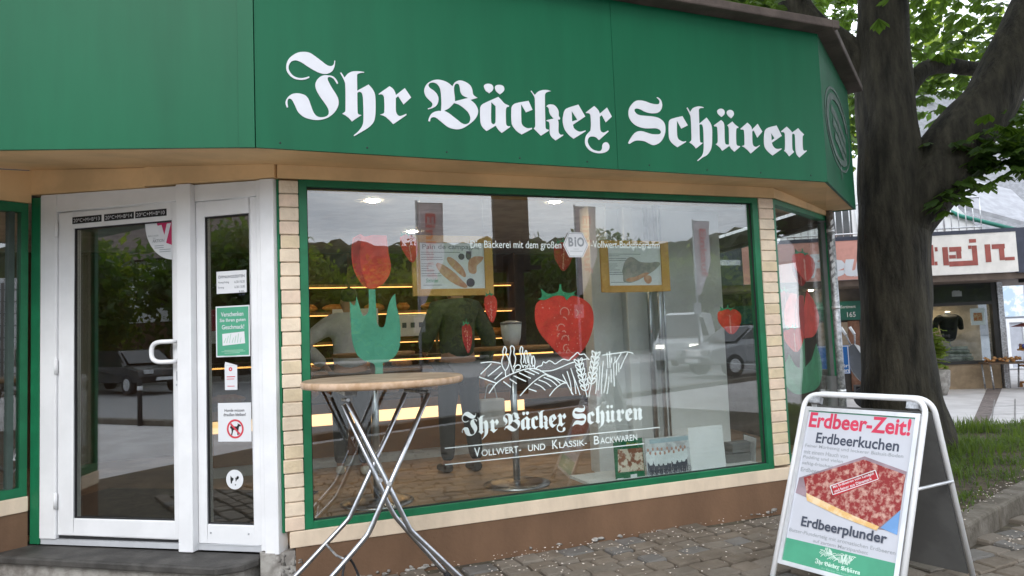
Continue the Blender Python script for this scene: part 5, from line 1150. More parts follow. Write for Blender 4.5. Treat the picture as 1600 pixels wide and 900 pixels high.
b.build("small_print", INK_GREY, ab); b = MB()
b.text(fl_, "Butter-Plunderteig mit aromatischen Erdbeeren", .018, .574, -.684, -.660, .0, bold=.004); b.text(fl_, "auf zartem Marzipanbett", .16, .448, -.711, -.689, .0, bold=.004)
b.build("lower_small_print", INK_GREY, ab)
def apoly(b, pts, v, th=.0006): b.shape(AP_, [[tuple(p) + (1,) for p in pts]], v, th)
b = MB(); apoly(b, [(0.021,0.39), (0.359,0.232), (0.575,0.282), (0.554,0.571), (0.479,0.577), (0.015,0.474)], -.0002); b.build("cake_tray_picture", mat("printed_tray", (.30, .22, .25), .6, var=.2), ab)
b = MB(); apoly(b, [(0.047,0.386), (0.358,0.249), (0.571,0.298), (0.57,0.468), (0.486,0.564), (0.337,0.536), (0.082,0.47)], -.0012); b.build("strawberry_topping_picture", mat("printed_strawberries", (.26, .022, .022), .55, c2=(.56, .33, .27), scale=40, lo=.46, hi=.66), ab)
b = MB(); apoly(b, [(0.077,0.465), (0.337,0.533), (0.483,0.564), (0.473,0.585), (0.272,0.551), (0.089,0.504)], -.0022); b.build("sponge_picture", mat("printed_sponge", (.72, .45, .17), .6, c2=(.8, .62, .40), scale=20), ab)
b = MB(); apoly(b, [(0.49,0.569), (0.57,0.471), (0.571,0.586)], -.0018); b.build("blue_cloth_picture", mat("printed_blue", (.17, .35, .66), .6), ab)
b = MB(); apoly(b, [(0.212,0.403), (0.439,0.304), (0.453,0.34), (0.236,0.459)], -.0032); b.build("red_banner", mat("banner_red", (.45, .02, .03), .5), ab)
q0, q1, q2 = Vector((0.227,0.451)), Vector((0.447,0.338)), Vector((0.212,0.406))
bd = (q1 - q0); bd_ = bd.normalized(); bn_ = Vector((-bd_.y, bd_.x)); 
if bn_.dot(q2 - q0) < 0: bn_ = -bn_
class Ban:
    def __call__(s, u, v, z):
        p = q0 + bd_ * u + bn_ * z; return AP_(p.x, v, p.y)
L_ = bd.length; b = MB(); b.text(Ban(), "Mit Erdbeeren vom Landgut", .012, L_ - .012, .026, .042, -.0038, bold=.01); b.text(Ban(), "und feiner aus Dänemark", .012, L_ - .03, .006, .022, -.0038, bold=.01)
rim = [(0, 0), (L_, 0), (L_, .047), (0, .047), (0, 0)]
for i in range(4): b.ribbon(Ban(), [rim[i], rim[i + 1]], .004, -.0040 - .0001 * i)
b.build("banner_writing", PAPER, ab)
b = MB(); ks = .235 / (gx1 - gx0)
b.shape(fl_, [[((p[0] - gx0) * ks + .19, (p[1] - gz0) * ks * 1.1 - .806) + tuple(p[2:]) for p in pl] for pl in GLY], -.001, .0006)
lx0 = min(p[0] for s in LAND for p in s); lx1 = max(p[0] for s in LAND for p in s); ly0 = min(p[1] for s in LAND for p in s)
for i, s in enumerate(LAND): b.ribbon(fl_, [((p[0] - lx0) / (lx1 - lx0) * .19 + .205, (p[1] - ly0) / (lx1 - lx0) * .19 - .778) for p in s], .0028, -.0008 - .00003 * i)
b.build("emblem", mat("pale_emblem_print", (.6, .74, .66), .6), ab)
b = MB(); b.text(fl_, "Ihr Bäcker im Internet", .23, .39, -.824, -.815, -.001); b.build("web_line", mat("faint_green_print", (.25, .5, .38), .6), ab)
# rear frame
rn = -an
rear_up = AP_(.297, 0, ptop)
rt = R(17)
rh = (Vector((0, 0, -1)) * math.cos(rt) + rn * math.sin(rt)).normalized()
RB_ = Plane3(AP_(0, .0, ptop) + rn * .05, aw, (rn - rh * rn.dot(rh)).normalized(), rh)
b = MB(); b.tube(bendy([RB_(-.030, 0, 1.03), RB_(-.030, 0, .0), RB_(.624, 0, .0), RB_(.624, 0, 1.03)], .085, 8), .0140, 12); b.build("rear_frame", WHITE, ab)
b = MB(); b.box(RB_, -.012, .606, -.006, .010, .075, .955); b.build("rear_panel", GREYDARK, ab, bevel=.002)
b = MB(); b.box(AP_, .0, .06, -.004, .03, ptop + .012, ptop + .05); b.box(AP_, .53, .59, -.004, .03, ptop + .012, ptop + .05); b.split("hinge", GALV, ab)
b = MB()
pa, pb = AP_(.632, .0, .36), RB_(.632, 0, .44); b.tube([pa, pb], .0085, 8)
pa2, pb2 = AP_(-.038, .0, .36), RB_(-.038, 0, .44); b.tube([pa2, pb2], .0085, 8); b.split("stay_bar", ALU, ab)
b = MB()
for e, d in ((AP_(-.03, 0, pbot), ah), (AP_(.624, 0, pbot), ah), (RB_(-.03, 0, 1.03), rh), (RB_(.624, 0, 1.03), rh)): b.tube([e - d * .04, e + d * .012], .0195, 10)
b.split("foot_cap", RUBBER, ab)

# post at the corner of the side window
pp = RW(1.345, -.04, 0)
t = thing("metal_post", "scuffed galvanised metal post at the corner of the right window", "post", (pp.x, pp.y, 0))
b = MB(); b.tube([(pp.x, pp.y, -.05), (pp.x, pp.y, 2.395)], .032, 16); b.build("pipe", GALV, t)
b = MB()
for z in (.75, 1.5, 2.2): b.tube([(pp.x, pp.y, z), (pp.x, pp.y, z + .03)], .036, 16)
b.split("pipe_clamp", ALU, t)
b = MB(); r_ = random.Random(4)
for i in range(9):
    z = 1.75 + i * .065; q = r_.uniform(-2.4, -1.2)
    b.add([(pp.x + .0345 * math.cos(q + s), pp.y + .0345 * math.sin(q + s), z + dz + s * .03) for s, dz in ((-.4, 0), (.4, .0), (.4, .04), (-.4, .04))], [(0, 1, 2, 3)])
b.build("sticker_remains", PAPER, t)

# ================================================================== tree bed, kerb, grass
bed = [(2.62, 4.47), (4.05, 5.68), (9.2, 7.4), (8.2, 9.0), (5.1, 8.35), (3.3, 9.3), (3.05, 6.6), (2.7, 5.55)]
g = MB(); g.poly([(p[0], p[1], .095) for p in bed]); 
tag(g.build("tree_bed", mat("bed_soil", (.05, .038, .025), .95, c2=(.10, .08, .05), scale=9, bump=.4)), kind="structure")
g = MB(); rr = random.Random(8)
for a, c in ((bed[0], bed[1]), (bed[1], bed[2])):
    a = Vector(a); c = Vector(c); d = c - a; n = max(1, int(d.length / .55)); q = Frame(a.x, a.y, math.atan2(d.y, d.x)); st = d.length / n
    for i in range(n):
        o_ = rr.uniform(-.006, .006)
        g.box(q, i * st + .004, (i + 1) * st - .004, -.11 + o_, .03 + o_, -.06, .118 + rr.uniform(-.008, .005))
tag(g.build("kerb", KERB, bevel=.018), kind="structure")
GRASS = leafmat("grass_blades", (.030, .060, .013), (.070, .112, .030))
def inside(p, poly):
    c = False; j = len(poly) - 1
    for i in range(len(poly)):
        if (poly[i][1] > p[1]) != (poly[j][1] > p[1]) and p[0] < (poly[j][0] - poly[i][0]) * (p[1] - poly[i][1]) / (poly[j][1] - poly[i][1]) + poly[i][0]: c = not c
        j = i
    return c
rr = random.Random(21); vs_, fs_ = [], []
n = 0
while n < 15000:
    x, y = rr.uniform(2.6, 8.8), rr.uniform(4.4, 8.9)
    if not inside((x, y), bed): continue
    e = min(abs((Vector((x, y)) - Vector(bed[0])).dot(Vector((-.646, .763)))), 1)
    if e < .12 and rr.random() < .6: continue
    if (x - 3.95) ** 2 + (y - 7.45) ** 2 < .3: continue
    if math.sin(x * 4.3 + 1.1 * math.sin(y * 3)) * math.cos(y * 5.1 + x) > .25 and rr.random() < .75: continue
    h = rr.uniform(.04, .12) * (1.25 if e > .3 else .8) * (.5 + .8 * abs(math.sin(x * 3.1 + 1) * math.cos(y * 2.7))); q = rr.uniform(0, 2 * PI); w_ = rr.uniform(.003, .006); ln = rr.uniform(.02, .09)
    dx, dy = math.cos(q), math.sin(q); px, py = -dy * w_, dx * w_; k = len(vs_)
    vs_ += [(x - px, y - py, .09), (x + px, y + py, .09), (x + dx * ln * .4 + px * .8, y + dy * ln * .4 + py * .8, .09 + h * .65), (x + dx * ln * .4 - px * .8, y + dy * ln * .4 - py * .8, .09 + h * .65), (x + dx * ln, y + dy * ln, .09 + h)]
    fs_ += [(k, k + 1, k + 2, k + 3), (k + 3, k + 2, k + 4)]; n += 1
g = MB(); g.add(vs_, fs_); tag(g.build("grass", GRASS), "tufty green grass growing in the tree bed behind the kerb", "grass", kind="stuff")
# fallen petals
rr = random.Random(31); g = MB(); n = 0
while n < 1150:
    m_ = rr.random()
    if m_ < .38:
        u = rr.uniform(.6, 3.9); v_ = -abs(rr.gauss(0, .35)) - .02; p = FW(u, v_, .014)
        if p.y < 2.6: continue
    elif m_ < .66:
        s = rr.random(); a = Vector(bed[0]); c = Vector(bed[1]); q = a + (c - a) * s * 1.3; p = Vector((q.x + .12 + abs(rr.gauss(0, .22)), q.y - .16 - abs(rr.gauss(0, .10)), .014))
    elif m_ < .76:
        s = rr.random(); a = Vector(bed[0]); c = Vector(bed[1]); q = a + (c - a) * s * 1.3; p = Vector((q.x - rr.uniform(-.08, .1), q.y + rr.uniform(-.05, .1), .122))
    elif m_ < .9: p = Vector((rr.uniform(4.8, 8.5), rr.uniform(8.2, 12.5), -.02))
    else: p = Vector((rr.uniform(-2.0, 3.8), rr.uniform(2.4, 5.2), .014)); 
    if (p - FW.o).dot(FW.n) > -.02 and (p - FW.o).dot(FW.d) < 3.8 and m_ < .38: continue
    s = rr.uniform(.004, .0095); q = rr.uniform(0, 6.3); pts = []
    for k in range(5):
        r0 = s * rr.uniform(.6, 1.1); pts.append((p.x + r0 * math.cos(q + k * 1.2566), p.y + r0 * math.sin(q + k * 1.2566), p.z + rr.uniform(0, .004)))
    pts.append((p.x, p.y, p.z + .003)); g.add(pts, [(i, (i + 1) % 5, 5) for i in range(5)]); n += 1
tag(g.build("fallen_petals", PETAL), "pale blossom petals scattered over the setts and along the kerb", "petals", kind="stuff")

# ================================================================== the big tree
BARK = mat("dark_bark", (.013, .0115, .0075), .9, c2=(.075, .066, .046), scale=1.5, lo=.36, hi=.72, bump=0.0, stretch=(7, 7, 1.4))
nb_ = BARK.node_tree.nodes; lb_ = BARK.node_tree.links
tcx = nb_.new("ShaderNodeTexCoord"); mpx = nb_.new("ShaderNodeMapping"); mpx.inputs["Scale"].default_value = (14, 14, 3.5)
vx = nb_.new("ShaderNodeTexNoise"); vx.inputs["Scale"].default_value = 1.6; vx.inputs["Detail"].default_value = 8; vx.inputs["Roughness"].default_value = .65
bx_ = nb_.new("ShaderNodeBump"); bx_.inputs["Strength"].default_value = 1.0; bx_.inputs["Distance"].default_value = .06
lb_.new(tcx.outputs["Object"], mpx.inputs[0]); lb_.new(mpx.outputs[0], vx.inputs["Vector"]); lb_.new(vx.outputs["Fac"], bx_.inputs["Height"]); lb_.new(bx_.outputs[0], nb_["Principled BSDF"].inputs["Normal"])
def limb(b, pts, rs, n=18, jit=.05, sub=5, seed=1):
    pts = [Vector(p) for p in pts]; P_, Q_ = [], []
    for i in range(len(pts) - 1):
        p0 = pts[max(0, i - 1)]; p1 = pts[i]; p2 = pts[i + 1]; p3 = pts[min(len(pts) - 1, i + 2)]
        for k in range(sub):
            t_ = k / sub
            P_.append(.5 * (2 * p1 + (p2 - p0) * t_ + (2 * p0 - 5 * p1 + 4 * p2 - p3) * t_ ** 2 + (3 * p1 - p0 - 3 * p2 + p3) * t_ ** 3)); Q_.append(rs[i] + (rs[i + 1] - rs[i]) * t_)
    P_.append(pts[-1]); Q_.append(rs[-1]); k0 = len(b.v)
    b.tube(P_, Q_, n)
    rj = random.Random(seed); ph = [rj.uniform(0, 6.28) for _ in range(6)]
    for i in range(len(P_)):
        for j in range(n):
            q = 2 * PI * j / n; f = 1 + jit * (math.sin(2 * q + ph[0] + i * .35) * .6 + math.sin(5 * q + ph[1] - i * .22) * .4 + math.sin(3 * q + ph[2] + i * .9) * .5)
            b.v[k0 + i * n + j] = P_[i] + (b.v[k0 + i * n + j] - P_[i]) * f
def palm_leaf(vs, fs, c, s, rnd_, nleaf=5, droop=.5):
    """one palmate leaf of obovate leaflets hanging from its stalk"""
    q = rnd_.uniform(0, 2 * PI); tilt = rnd_.uniform(-.5, .5)
    ax = Vector((math.cos(q), math.sin(q), 0)); ay = Vector((-ax.y, ax.x, 0)); dn = Vector((0, 0, -1))
    for k in range(nleaf):
        a_ = (k - (nleaf - 1) / 2) * (2.3 / nleaf)
        d = (ax * math.cos(a_) + ay * math.sin(a_) + dn * (droop + tilt * .4)).normalized(); L_ = s * (1 - .13 * abs(k - (nleaf - 1) / 2)) * rnd_.uniform(.85, 1.1)
        sd = d.cross(Vector((0, 0, 1))); sd = sd.normalized() if sd.length > 1e-4 else ay
        sd = (sd + Vector((0, 0, rnd_.uniform(-.4, .4)))).normalized() * L_ * .2
        i0 = len(vs)
        vs += [c, c + d * L_ * .45 - sd * .75, c + d * L_ * .78 - sd, c + d * L_ + dn * L_ * .08, c + d * L_ * .78 + sd, c + d * L_ * .45 + sd * .75]
        fs.append((i0, i0 + 1, i0 + 2, i0 + 3)); fs.append((i0, i0 + 3, i0 + 4, i0 + 5))
TX, TY = 3.93, 7.2
tr = thing("broadleaf_tree", "big dark-barked broadleaf tree with a forked trunk beside the bakery", "tree", (TX, TY, 0))
b = MB()
yb = 7.2
c_ = lambda x0, x1, y: ((Vector(x0) + Vector(x1)) / 2)
limb(b, [(TX + .02, TY, -.1), (TX, TY, .25), (3.877,7.2,0.736), (3.888,7.2,1.381), (3.909,7.2,2.034), (3.946,7.2,2.695), (3.943,7.2,3.365), (3.954,7.2,4.043), (3.992,7.2,4.729), (TX + .1, TY + .15, 6.2), (TX - .1, TY + .4, 7.6)], [.42, .385, .36, .328, .326, .328, .29, .255, .24, .20, .12], 24, .05, 6, 3)
limb(b, [(3.919,7.2,1.837), (4.024,7.15,2.286), (4.272,7.1,2.74), (4.554,7.05,3.151), (4.877,7.0,3.531), (5.181,6.95,4.093), (5.522,6.9,4.719), (6.118,6.9,5.565)], [.12, .24, .31, .29, .265, .245, .22, .14], 20, .05, 6, 5)
limb(b, [(4.156,7.25,3.712), (4.437,7.35,3.999), (4.81,7.5,4.112), (5.221,7.6,4.091), (5.795,7.7,4.201), (6.628,7.8,4.615)], [.10, .085, .080, .075, .065, .04], 12, .06, 5, 7)
limb(b, [(3.944,7.3,3.669), (3.702,7.35,4.182), (3.372,7.5,4.613), (3.176,7.6,5.067), (2.966,7.7,5.684), (2.427,7.9,6.672)], [.16, .17, .165, .145, .12, .06], 14, .06, 5, 9)
limb(b, [(TX, TY, 4.6), (TX + .7, TY - .9, 5.4), (TX + 1.3, TY - 2.2, 6.0), (TX + 1.8, TY - 3.4, 6.3)], [.15, .12, .09, .05], 10, .05, 5, 11)
limb(b, [(TX, TY, 5.0), (TX - .6, TY - .8, 5.8), (TX - 1.4, TY - 1.9, 6.3), (TX - 2.4, TY - 2.8, 6.5)], [.13, .11, .08, .04], 10, .05, 5, 13)
limb(b, [(TX, TY, 4.9), (TX + .8, TY + 1.2, 5.8), (TX + 1.9, TY + 2.4, 6.3)], [.14, .11, .05], 10, .05, 5, 15)
b.build("trunk", BARK, tr)
CROWN = leafmat("broadleaf_foliage", (.014, .036, .008), (.048, .092, .018))
rr = random.Random(77); vs_, fs_ = [], []
clumps = []
for i in range(330):
    while True:
        p = Vector((rr.uniform(-1, 1), rr.uniform(-1, 1), rr.uniform(-1, 1)))
        if .35 < p.length < 1: break
    c = Vector((TX + .5 + p.x * 5.6, TY + .3 + p.y * 5.2, 6.6 + p.z * 2.7))
    if c.y < 5.2 and c.z < (4.9 if c.x > 4.8 else 5.4): continue
    if c.x < 2.9 and c.y > 3.0 and c.z < 4.1: continue
    clumps.append((c, rr.uniform(.5, .9), 22))
for i in range(250):  # extra crown clumps overhead, added to shade the fascia and the right front
    clumps.append((Vector((rr.uniform(1.2, 10.5), rr.uniform(-.6, 5.2), rr.uniform(5.0, 7.2))), rr.uniform(.5, .8), 22))
for (cx_, cy_, cz_, r_, n_) in [(4.405,6.9,2.711,0.2,12),(4.239,6.8,2.507,0.13,7),(4.562,6.9,2.852,0.22,14),(4.658,6.7,2.968,0.3,22),(4.836,6.6,2.996,0.3,24),(4.946,6.5,3.025,0.3,20),(5.486,7.6,3.493,0.35,22),(4.877,6.6,2.779,0.15,8),(5.697,9.0,4.764,0.5,26),(6.314,9.5,5.392,0.6,30),(7.185,10.0,5.39,0.6,30),(5.571,9.0,5.284,0.5,24),(6.361,10.0,4.383,0.5,20),(6.327,9.5,4.49,0.5,22),(4.799,10.0,5.774,0.5,18),(4.835,9.6,5.04,0.3,12),(3.498,9.0,5.584,0.4,16),(2.758,8.5,5.496,0.4,18),(4.988,10.0,3.877,0.3,12),(5.978,8.5,5.119,0.6,30),(5.81,9.5,4.6,0.4,22),(6.144,8.5,4.303,0.5,26),(5.156,8.0,4.612,0.5,24),(5.296,7.2,3.378,0.4,26),(2.296,8.0,5.227,0.3,14),(3.069,8.5,5.401,0.35,14),(4.178,8.6,4.747,0.25,10),(4.677,9.4,4.167,0.25,9)]:
    clumps.append((Vector((cx_, cy_, cz_)), r_, n_))
for c, r, n in clumps:
    for i in range(n if r >= .5 else int(n * 2.3)):
        p = Vector((rr.gauss(0, 1), rr.gauss(0, 1), rr.gauss(0, .7))) * r * .55
        palm_leaf(vs_, fs_, c + p, rr.uniform(.12, .20), rr, 5, .55)
g = MB(); g.add(vs_, fs_); g.build("crown", CROWN, tr)

# ------------------------------------------------------------------ more trees
def make_tree(label, mats, h, r, seed, nclump, leaf, loc, group):
    rr = random.Random(seed)
    t = thing("tree", label, "tree", loc, group); base = Vector(loc)
    b = MB(); limb(b, [base + Vector((0, 0, -.2)), base + Vector((.1, .05, h * .3)), base + Vector((-.1, .1, h * .6)), base + Vector((.1, 0, h * .9))], [h * .035, h * .028, h * .02, .03], 10, .06, 3, seed)
    for k in range(5):
        q = k * 1.3 + rr.uniform(0, .5); limb(b, [base + Vector((0, 0, h * (.3 + .07 * k))), base + Vector((math.cos(q) * r * .4, math.sin(q) * r * .4, h * (.45 + .07 * k))), base + Vector((math.cos(q) * r * .8, math.sin(q) * r * .8, h * (.55 + .07 * k)))], [h * .016, h * .012, .02], 7, .05, 3, seed + k)
    b.build("trunk", BARK, t)
    vs, fs = [], []
    for i in range(nclump):
        while True:
            p = Vector((rr.uniform(-1, 1), rr.uniform(-1, 1), rr.uniform(-1, 1)))
            if .4 < p.length < 1: break
        c = base + Vector((p.x * r, p.y * r, h * .58 + p.z * h * .42)); cr_ = r * rr.uniform(.16, .30)
        for j in range(26):
            o = c + Vector((rr.gauss(0, 1), rr.gauss(0, 1), rr.gauss(0, .8))) * cr_ * .6; s = leaf * rr.uniform(.6, 1.3)
            n = Vector((rr.gauss(0, 1), rr.gauss(0, 1), rr.gauss(.6, 1))).normalized(); a = n.orthogonal().normalized(); d = n.cross(a)
            q = rr.uniform(0, 6.3); a, d = a * math.cos(q) + d * math.sin(q), d * math.cos(q) - a * math.sin(q); k = len(vs)
            vs += [o - a * s, o - a * s * .3 + d * s * .5, o + a * s, o - a * s * .2 - d * s * .45]; fs.append((k, k + 1, k + 2, k + 3))
    g = MB(); g.add(vs, fs); g.build("crown", mats, t)
    return t
FOL_A = leafmat("dark_foliage", (.020, .046, .010), (.05, .095, .022)); FOL_B = leafmat("yellow_green_foliage", (.06, .09, .016), (.12, .17, .035))
make_tree("dark green tree behind the neighbouring shop, left of the others", FOL_A, 12, 4.2, 41, 130, .20, (10.5, 24, 0), "trees behind the neighbouring shop")
make_tree("yellow-green tree between two darker ones behind the neighbouring shop", FOL_B, 14, 4.8, 42, 130, .20, (16.5, 27, 0), "trees behind the neighbouring shop")
make_tree("dark green tree behind the neighbouring shop, right of the yellow-green one", FOL_A, 13, 4.5, 43, 130, .20, (22.5, 24, 0), "trees behind the neighbouring shop")

# ================================================================== the neighbouring shop
NW = Frame(8.74, 14.055, -0.1396)
WALLW = mat("white_render", (.72, .73, .74), .8, var=.05, scale=2); SOFF = mat("brown_canopy_boards", (.13, .095, .075), .7, var=.15, scale=5)
DARKSHOP = mat("dark_shop_frame", (.018, .017, .016), .5); TILE = mat("beige_tile", (.30, .22, .14), .7, var=.12, scale=6)
NBK = thing("neighbour_shop", "neighbouring shop with a pink and white sign board and a dark recessed front", "building", tuple(NW(0, 0, 0)))
nb_ = lambda mb, name, M, parent=None, bevel=0.0: mb.build(name, M, parent or NBK, bevel=bevel)
su0, sz0 = -4.2, 2.17; su1, sz1 = .60, 2.90
SF = Frame(*tuple(NW(0, -1.2, 0))[:2], NW.a)
b = MB(); b.box(SF, su0, -1.25, -.03, .06, sz0, sz1); b.build("pink_sign_board", mat("salmon_sign", (.62, .30, .25), .55, var=.06), NBK)
b = MB(); b.box(SF, -1.247, su1, -.03, .06, sz0, sz1); sgn = b.build("white_sign_board", mat("cream_white_sign", (.74, .70, .66), .55, var=.05), NBK)
b = MB(); b.box(SF, su0, su1 + .02, -.04, .10, sz1 + .001, sz1 + .07); b.box(SF, su1 + .002, su1 + 2.6, .0, .1, sz0 - .02, sz1 + .07); b.box(SF, su0 - 1.6, su0 - .002, .0, .1, sz0, sz1); b.split("canopy_edge", mat("dark_blue_grey_edge", (.045, .05, .075), .6), NBK)
b = MB(); b.box(SF, su0 - 1.6, su1 + 2.6, .06, 3.4, sz0 - .12, sz0 - .002); b.build("canopy", SOFF, NBK)
RB2 = mat("red_brown_sign_letter", (.30, .075, .06), .6)
b = MB()
def sbox(p, q, k): b.box(SF, p[0], q[0], -.036 - .002 * k, -.0305, q[1], p[1])
for k, (p, q) in enumerate([((-0.896,2.731),(-0.808,2.357)),((-0.781,2.687),(-0.737,2.611)),((-0.801,2.423),(-0.756,2.354)),((-0.654,2.68),(-0.563,2.344)),((-0.537,2.674),(-0.331,2.588)),((-0.422,2.592),(-0.341,2.457)),((-0.548,2.527),(-0.434,2.462)),((-0.556,2.41),(-0.071,2.318)),((-0.154,2.681),(-0.069,2.385)),((-0.212,2.684),(-0.161,2.623)),((-0.189,2.801),(-0.073,2.735)),((0.065,2.69),(0.157,2.364)),((0.184,2.684),(0.4,2.598)),((0.3,2.602),(0.383,2.388)),((0.388,2.439),(0.548,2.379)),((-1.159,2.709),(-0.976,2.632)),((-1.164,2.641),(-1.103,2.539)),((-1.098,2.583),(-0.983,2.533)),((-1.052,2.534),(-0.995,2.367)),((-1.179,2.436),(-1.065,2.371))]): sbox(p, q, k % 2)
b.build("brown_letters", RB2, sgn)
b = MB(); b.text(SF, "Feuer", -3.076, -1.33, 2.219, 2.676, -.034, bold=.06, shear=.2); b.build("white_letters", LETTER, NBK)
# front
b = MB()
b.box(NW, -5.6, -1.55, .0, .2, -.05, 2.06); b.build("front_wall", mat("dark_shop_wall", (.05, .045, .042), .7), NBK)
b = MB(); b.box(NW, -.55, .78, .02, .3, -.05, .46); b.build("tiled_plinth", TILE, NBK)
b = MB(); b.rect_ring(NW, -.60, .80, .46, 2.12, .17, .1, .06, .5, -.02, .1); b.box(NW, -1.55, -.61, -.0, .1, 1.95, 2.1); b.box(NW, -1.0, -.951, .02, .06, .0, 1.9499); b.box(NW, -1.5, -1.0005, .04, .06, .0, .3); b.box(NW, -.95, -.605, -.01, .08, -.05, 1.62); shopw = b.build("display_window", DARKSHOP, NBK)
b = MB(); b.box(NW, -.43, .70, .03, .036, .52, 1.62); b.box(NW, -.43, .70, -.026, -.0205, 1.68, 2.05); b.build("pane", PANE_FAR, shopw)
b = MB(); b.box(NW, -.6, .9, .95, 1.0, 0, 2.1); b.box(NW, -.5, .85, .1, .94, .40, .46); b.build("window_back", mat("beige_window_back", (.50, .43, .34), .8), NBK)
b = MB(); b.box(NW, -.02, .16, -.03, -.0265, 1.80, 1.90); b.text(NW, "m", .0, .14, 1.80, 1.92, -.031, bold=.05); b.build("window_sign", mat("grey_window_sign", (.2, .22, .21), .6), NBK)
b = MB(); b.box(NW, .32, .58, .04, .05, 1.22, 1.55); b.build("window_poster", PAPER, NBK)
b = MB(); b.box(NW, .37, .53, .036, .0395, 1.30, 1.46); b.build("poster_picture", mat("orange_poster_print", (.5, .16, .05), .6, c2=(.6, .45, .25), scale=30), NBK)
b = MB(); b.lathe(Frame(*tuple(NW(.1, .5, 0))[:2], 0), [(.05, 1.64), (.05, 1.645)], 12); b.build("window_spot", SPOT, NBK)
# door side of the front with the green name band
b = MB(); b.box(NW, -4.2, -1.6, -.05, -.01, 1.42, 1.80); gb = b.build("green_name_band", mat("dark_green_band", (.012, .10, .075), .5), NBK)
b = MB(); b.text(NW, "...unser Sortiment", -2.35, -1.85, 1.66, 1.72, -.052); b.text(NW, "165", -2.02, -1.86, 1.48, 1.58, -.052); b.build("writing", LETTER, gb)
b = MB(); b.box(NW, -2.6, -2.02, -.04, -.01, .75, 1.38); b.build("pale_wall_panel", mat("cream_panel", (.26, .21, .16), .7), NBK)
b = MB(); b.box(NW, -2.015, -1.80, -.05, -.01, .0, 1.4); b.build("brick_jamb", mat("reddish_brick", (.18, .09, .06), .8, var=.2, scale=10), NBK)
b = MB(); b.lathe(Frame(*tuple(NW(-2.75, -.3, 0))[:2], 0), [(.04, 2.03), (.04, 2.045)], 10); b.lathe(Frame(*tuple(NW(-2.45, -.3, 0))[:2], 0), [(.04, 2.03), (.04, 2.045)], 10); b.split("canopy_spot", SPOT, NBK)
b = MB(); b.box(NW, .80, .9, -.05, .4, -.05, 2.06); b.build("side_pier", GALV, NBK)
b = MB(); b.box(SF, .75, 1.0, .1, .3, sz0 - .19, sz0 - .1205); b.build("canopy_lamp_box", RUBBER, NBK)
# upper storey, set back behind a roof terrace railing
UW = Frame(*tuple(NW(0, 2.2, 0))[:2], NW.a)
b = MB(); b.box(UW, -5.9, 1.2, 0, .3, 2.0, 5.2); b.build("upper_wall", WALLW, NBK)
wu0, wz0 = (-1.566,3.098); wu1, wz1 = (-1.024,3.789)
b = MB(); b.rect_ring(UW, wu0, wu1, wz0, wz1 + .25, .05, .05, .05, .05, -.02, .03); uwf = b.build("upper_window", WHITE, NBK)
b = MB(); b.box(UW, wu0 + .05, wu1 - .05, -.012, -.002, wz0 + .05, wz1 + .2); b.build("pane", mat("dark_blind_glass", (.09, .095, .10), .3), uwf)
b = MB()
RF_ = Frame(*tuple(NW(0, -.9, 0))[:2], NW.a)
b.tube([RF_(-5.6, 0, 3.62), RF_(.2, 0, 3.62)], .02, 8); b.tube([RF_(-5.6, 0, 3.06), RF_(.2, 0, 3.06)], .015, 8)
for i in range(46): b.tube([RF_(-5.6 + i * .1289, 0, 2.98), RF_(-5.6 + i * .1289, 0, 3.62)], .009 if i % 8 else .018, 6)
b.build("terrace_railing", ALU, NBK)
b = MB(); g0 = (1.502,3.513); 
GF = Frame(*tuple(NW(0, 1.2, 0))[:2], NW.a)
b.shape(GF, [[(-.35, 2.95, 1), (.95, 2.95, 1), (1.15, 3.25, 1), (.05, 4.6, 1), (-.35, 4.6, 1)]], 0, .12); b.build("gable_wall", WALLW, NBK)
b = MB(); b.tube([GF(.02, -.1, 4.0), GF(.75, -.12, 3.55), GF(2.3, -.14, 3.02)], .045, 8); b.build("green_gutter", mat("green_copper", (.03, .20, .15), .5), NBK)
b = MB(); b.add([GF(.0, -.05, 4.1), GF(2.6, -.05, 3.15), GF(2.6, 1.4, 4.3), GF(.0, 1.4, 5.2), GF(.0, -.05, 4.0), GF(2.6, -.05, 3.05), GF(2.6, 1.4, 4.2), GF(.0, 1.4, 5.1)], [(0, 1, 2, 3), (7, 6, 5, 4), (0, 4, 5, 1), (1, 5, 6, 2), (2, 6, 7, 3), (3, 7, 4, 0)]); b.build("lean_to_roof", mat("grey_sheet_roof", (.30, .305, .33), .5), NBK)
# grey house further back
GH = thing("slate_house", "grey slate-clad house with pale blue posters, far right behind the shops", "building", (14.5, 18.5, 0))
HF = Frame(13.0, 18.6, R(-14))
b = MB(); b.box(HF, -1.2, 7, 0, 5, -.05, 3.6); b.build("wall", mat("blue_grey_wall", (.40, .42, .47), .8, var=.06), GH)
b = MB(); b.add([HF(-2.2, -.6, 3.6), HF(8, -.6, 3.6), HF(8, 3.5, 8.5), HF(-2.2, 3.5, 8.5), HF(-2.2, -.6, 3.5), HF(8, -.6, 3.5), HF(8, 3.5, 8.4), HF(-2.2, 3.5, 8.4)], [(0, 1, 2, 3), (7, 6, 5, 4), (0, 4, 5, 1), (1, 5, 6, 2), (2, 6, 7, 3), (3, 7, 4, 0)]); b.build("roof", mat("grey_slates", (.20, .205, .22), .6, var=.15, scale=12, wave=None), GH)
b = MB(); b.box(HF, -.9, -.25, -.05, -.01, .9, 2.3); b.build("grey_panel", mat("grey_display_panel", (.25, .26, .29), .6), GH)
b = MB(); b.box(HF, -.2, .35, -.06, -.01, 1.35, 2.6); b.box(HF, .75, 1.3, -.06, -.01, .55, 2.4); b.split("blue_poster", mat("pale_blue_poster", (.45, .58, .72), .6, c2=(.75, .78, .8), scale=5, lo=.45, hi=.55), GH)
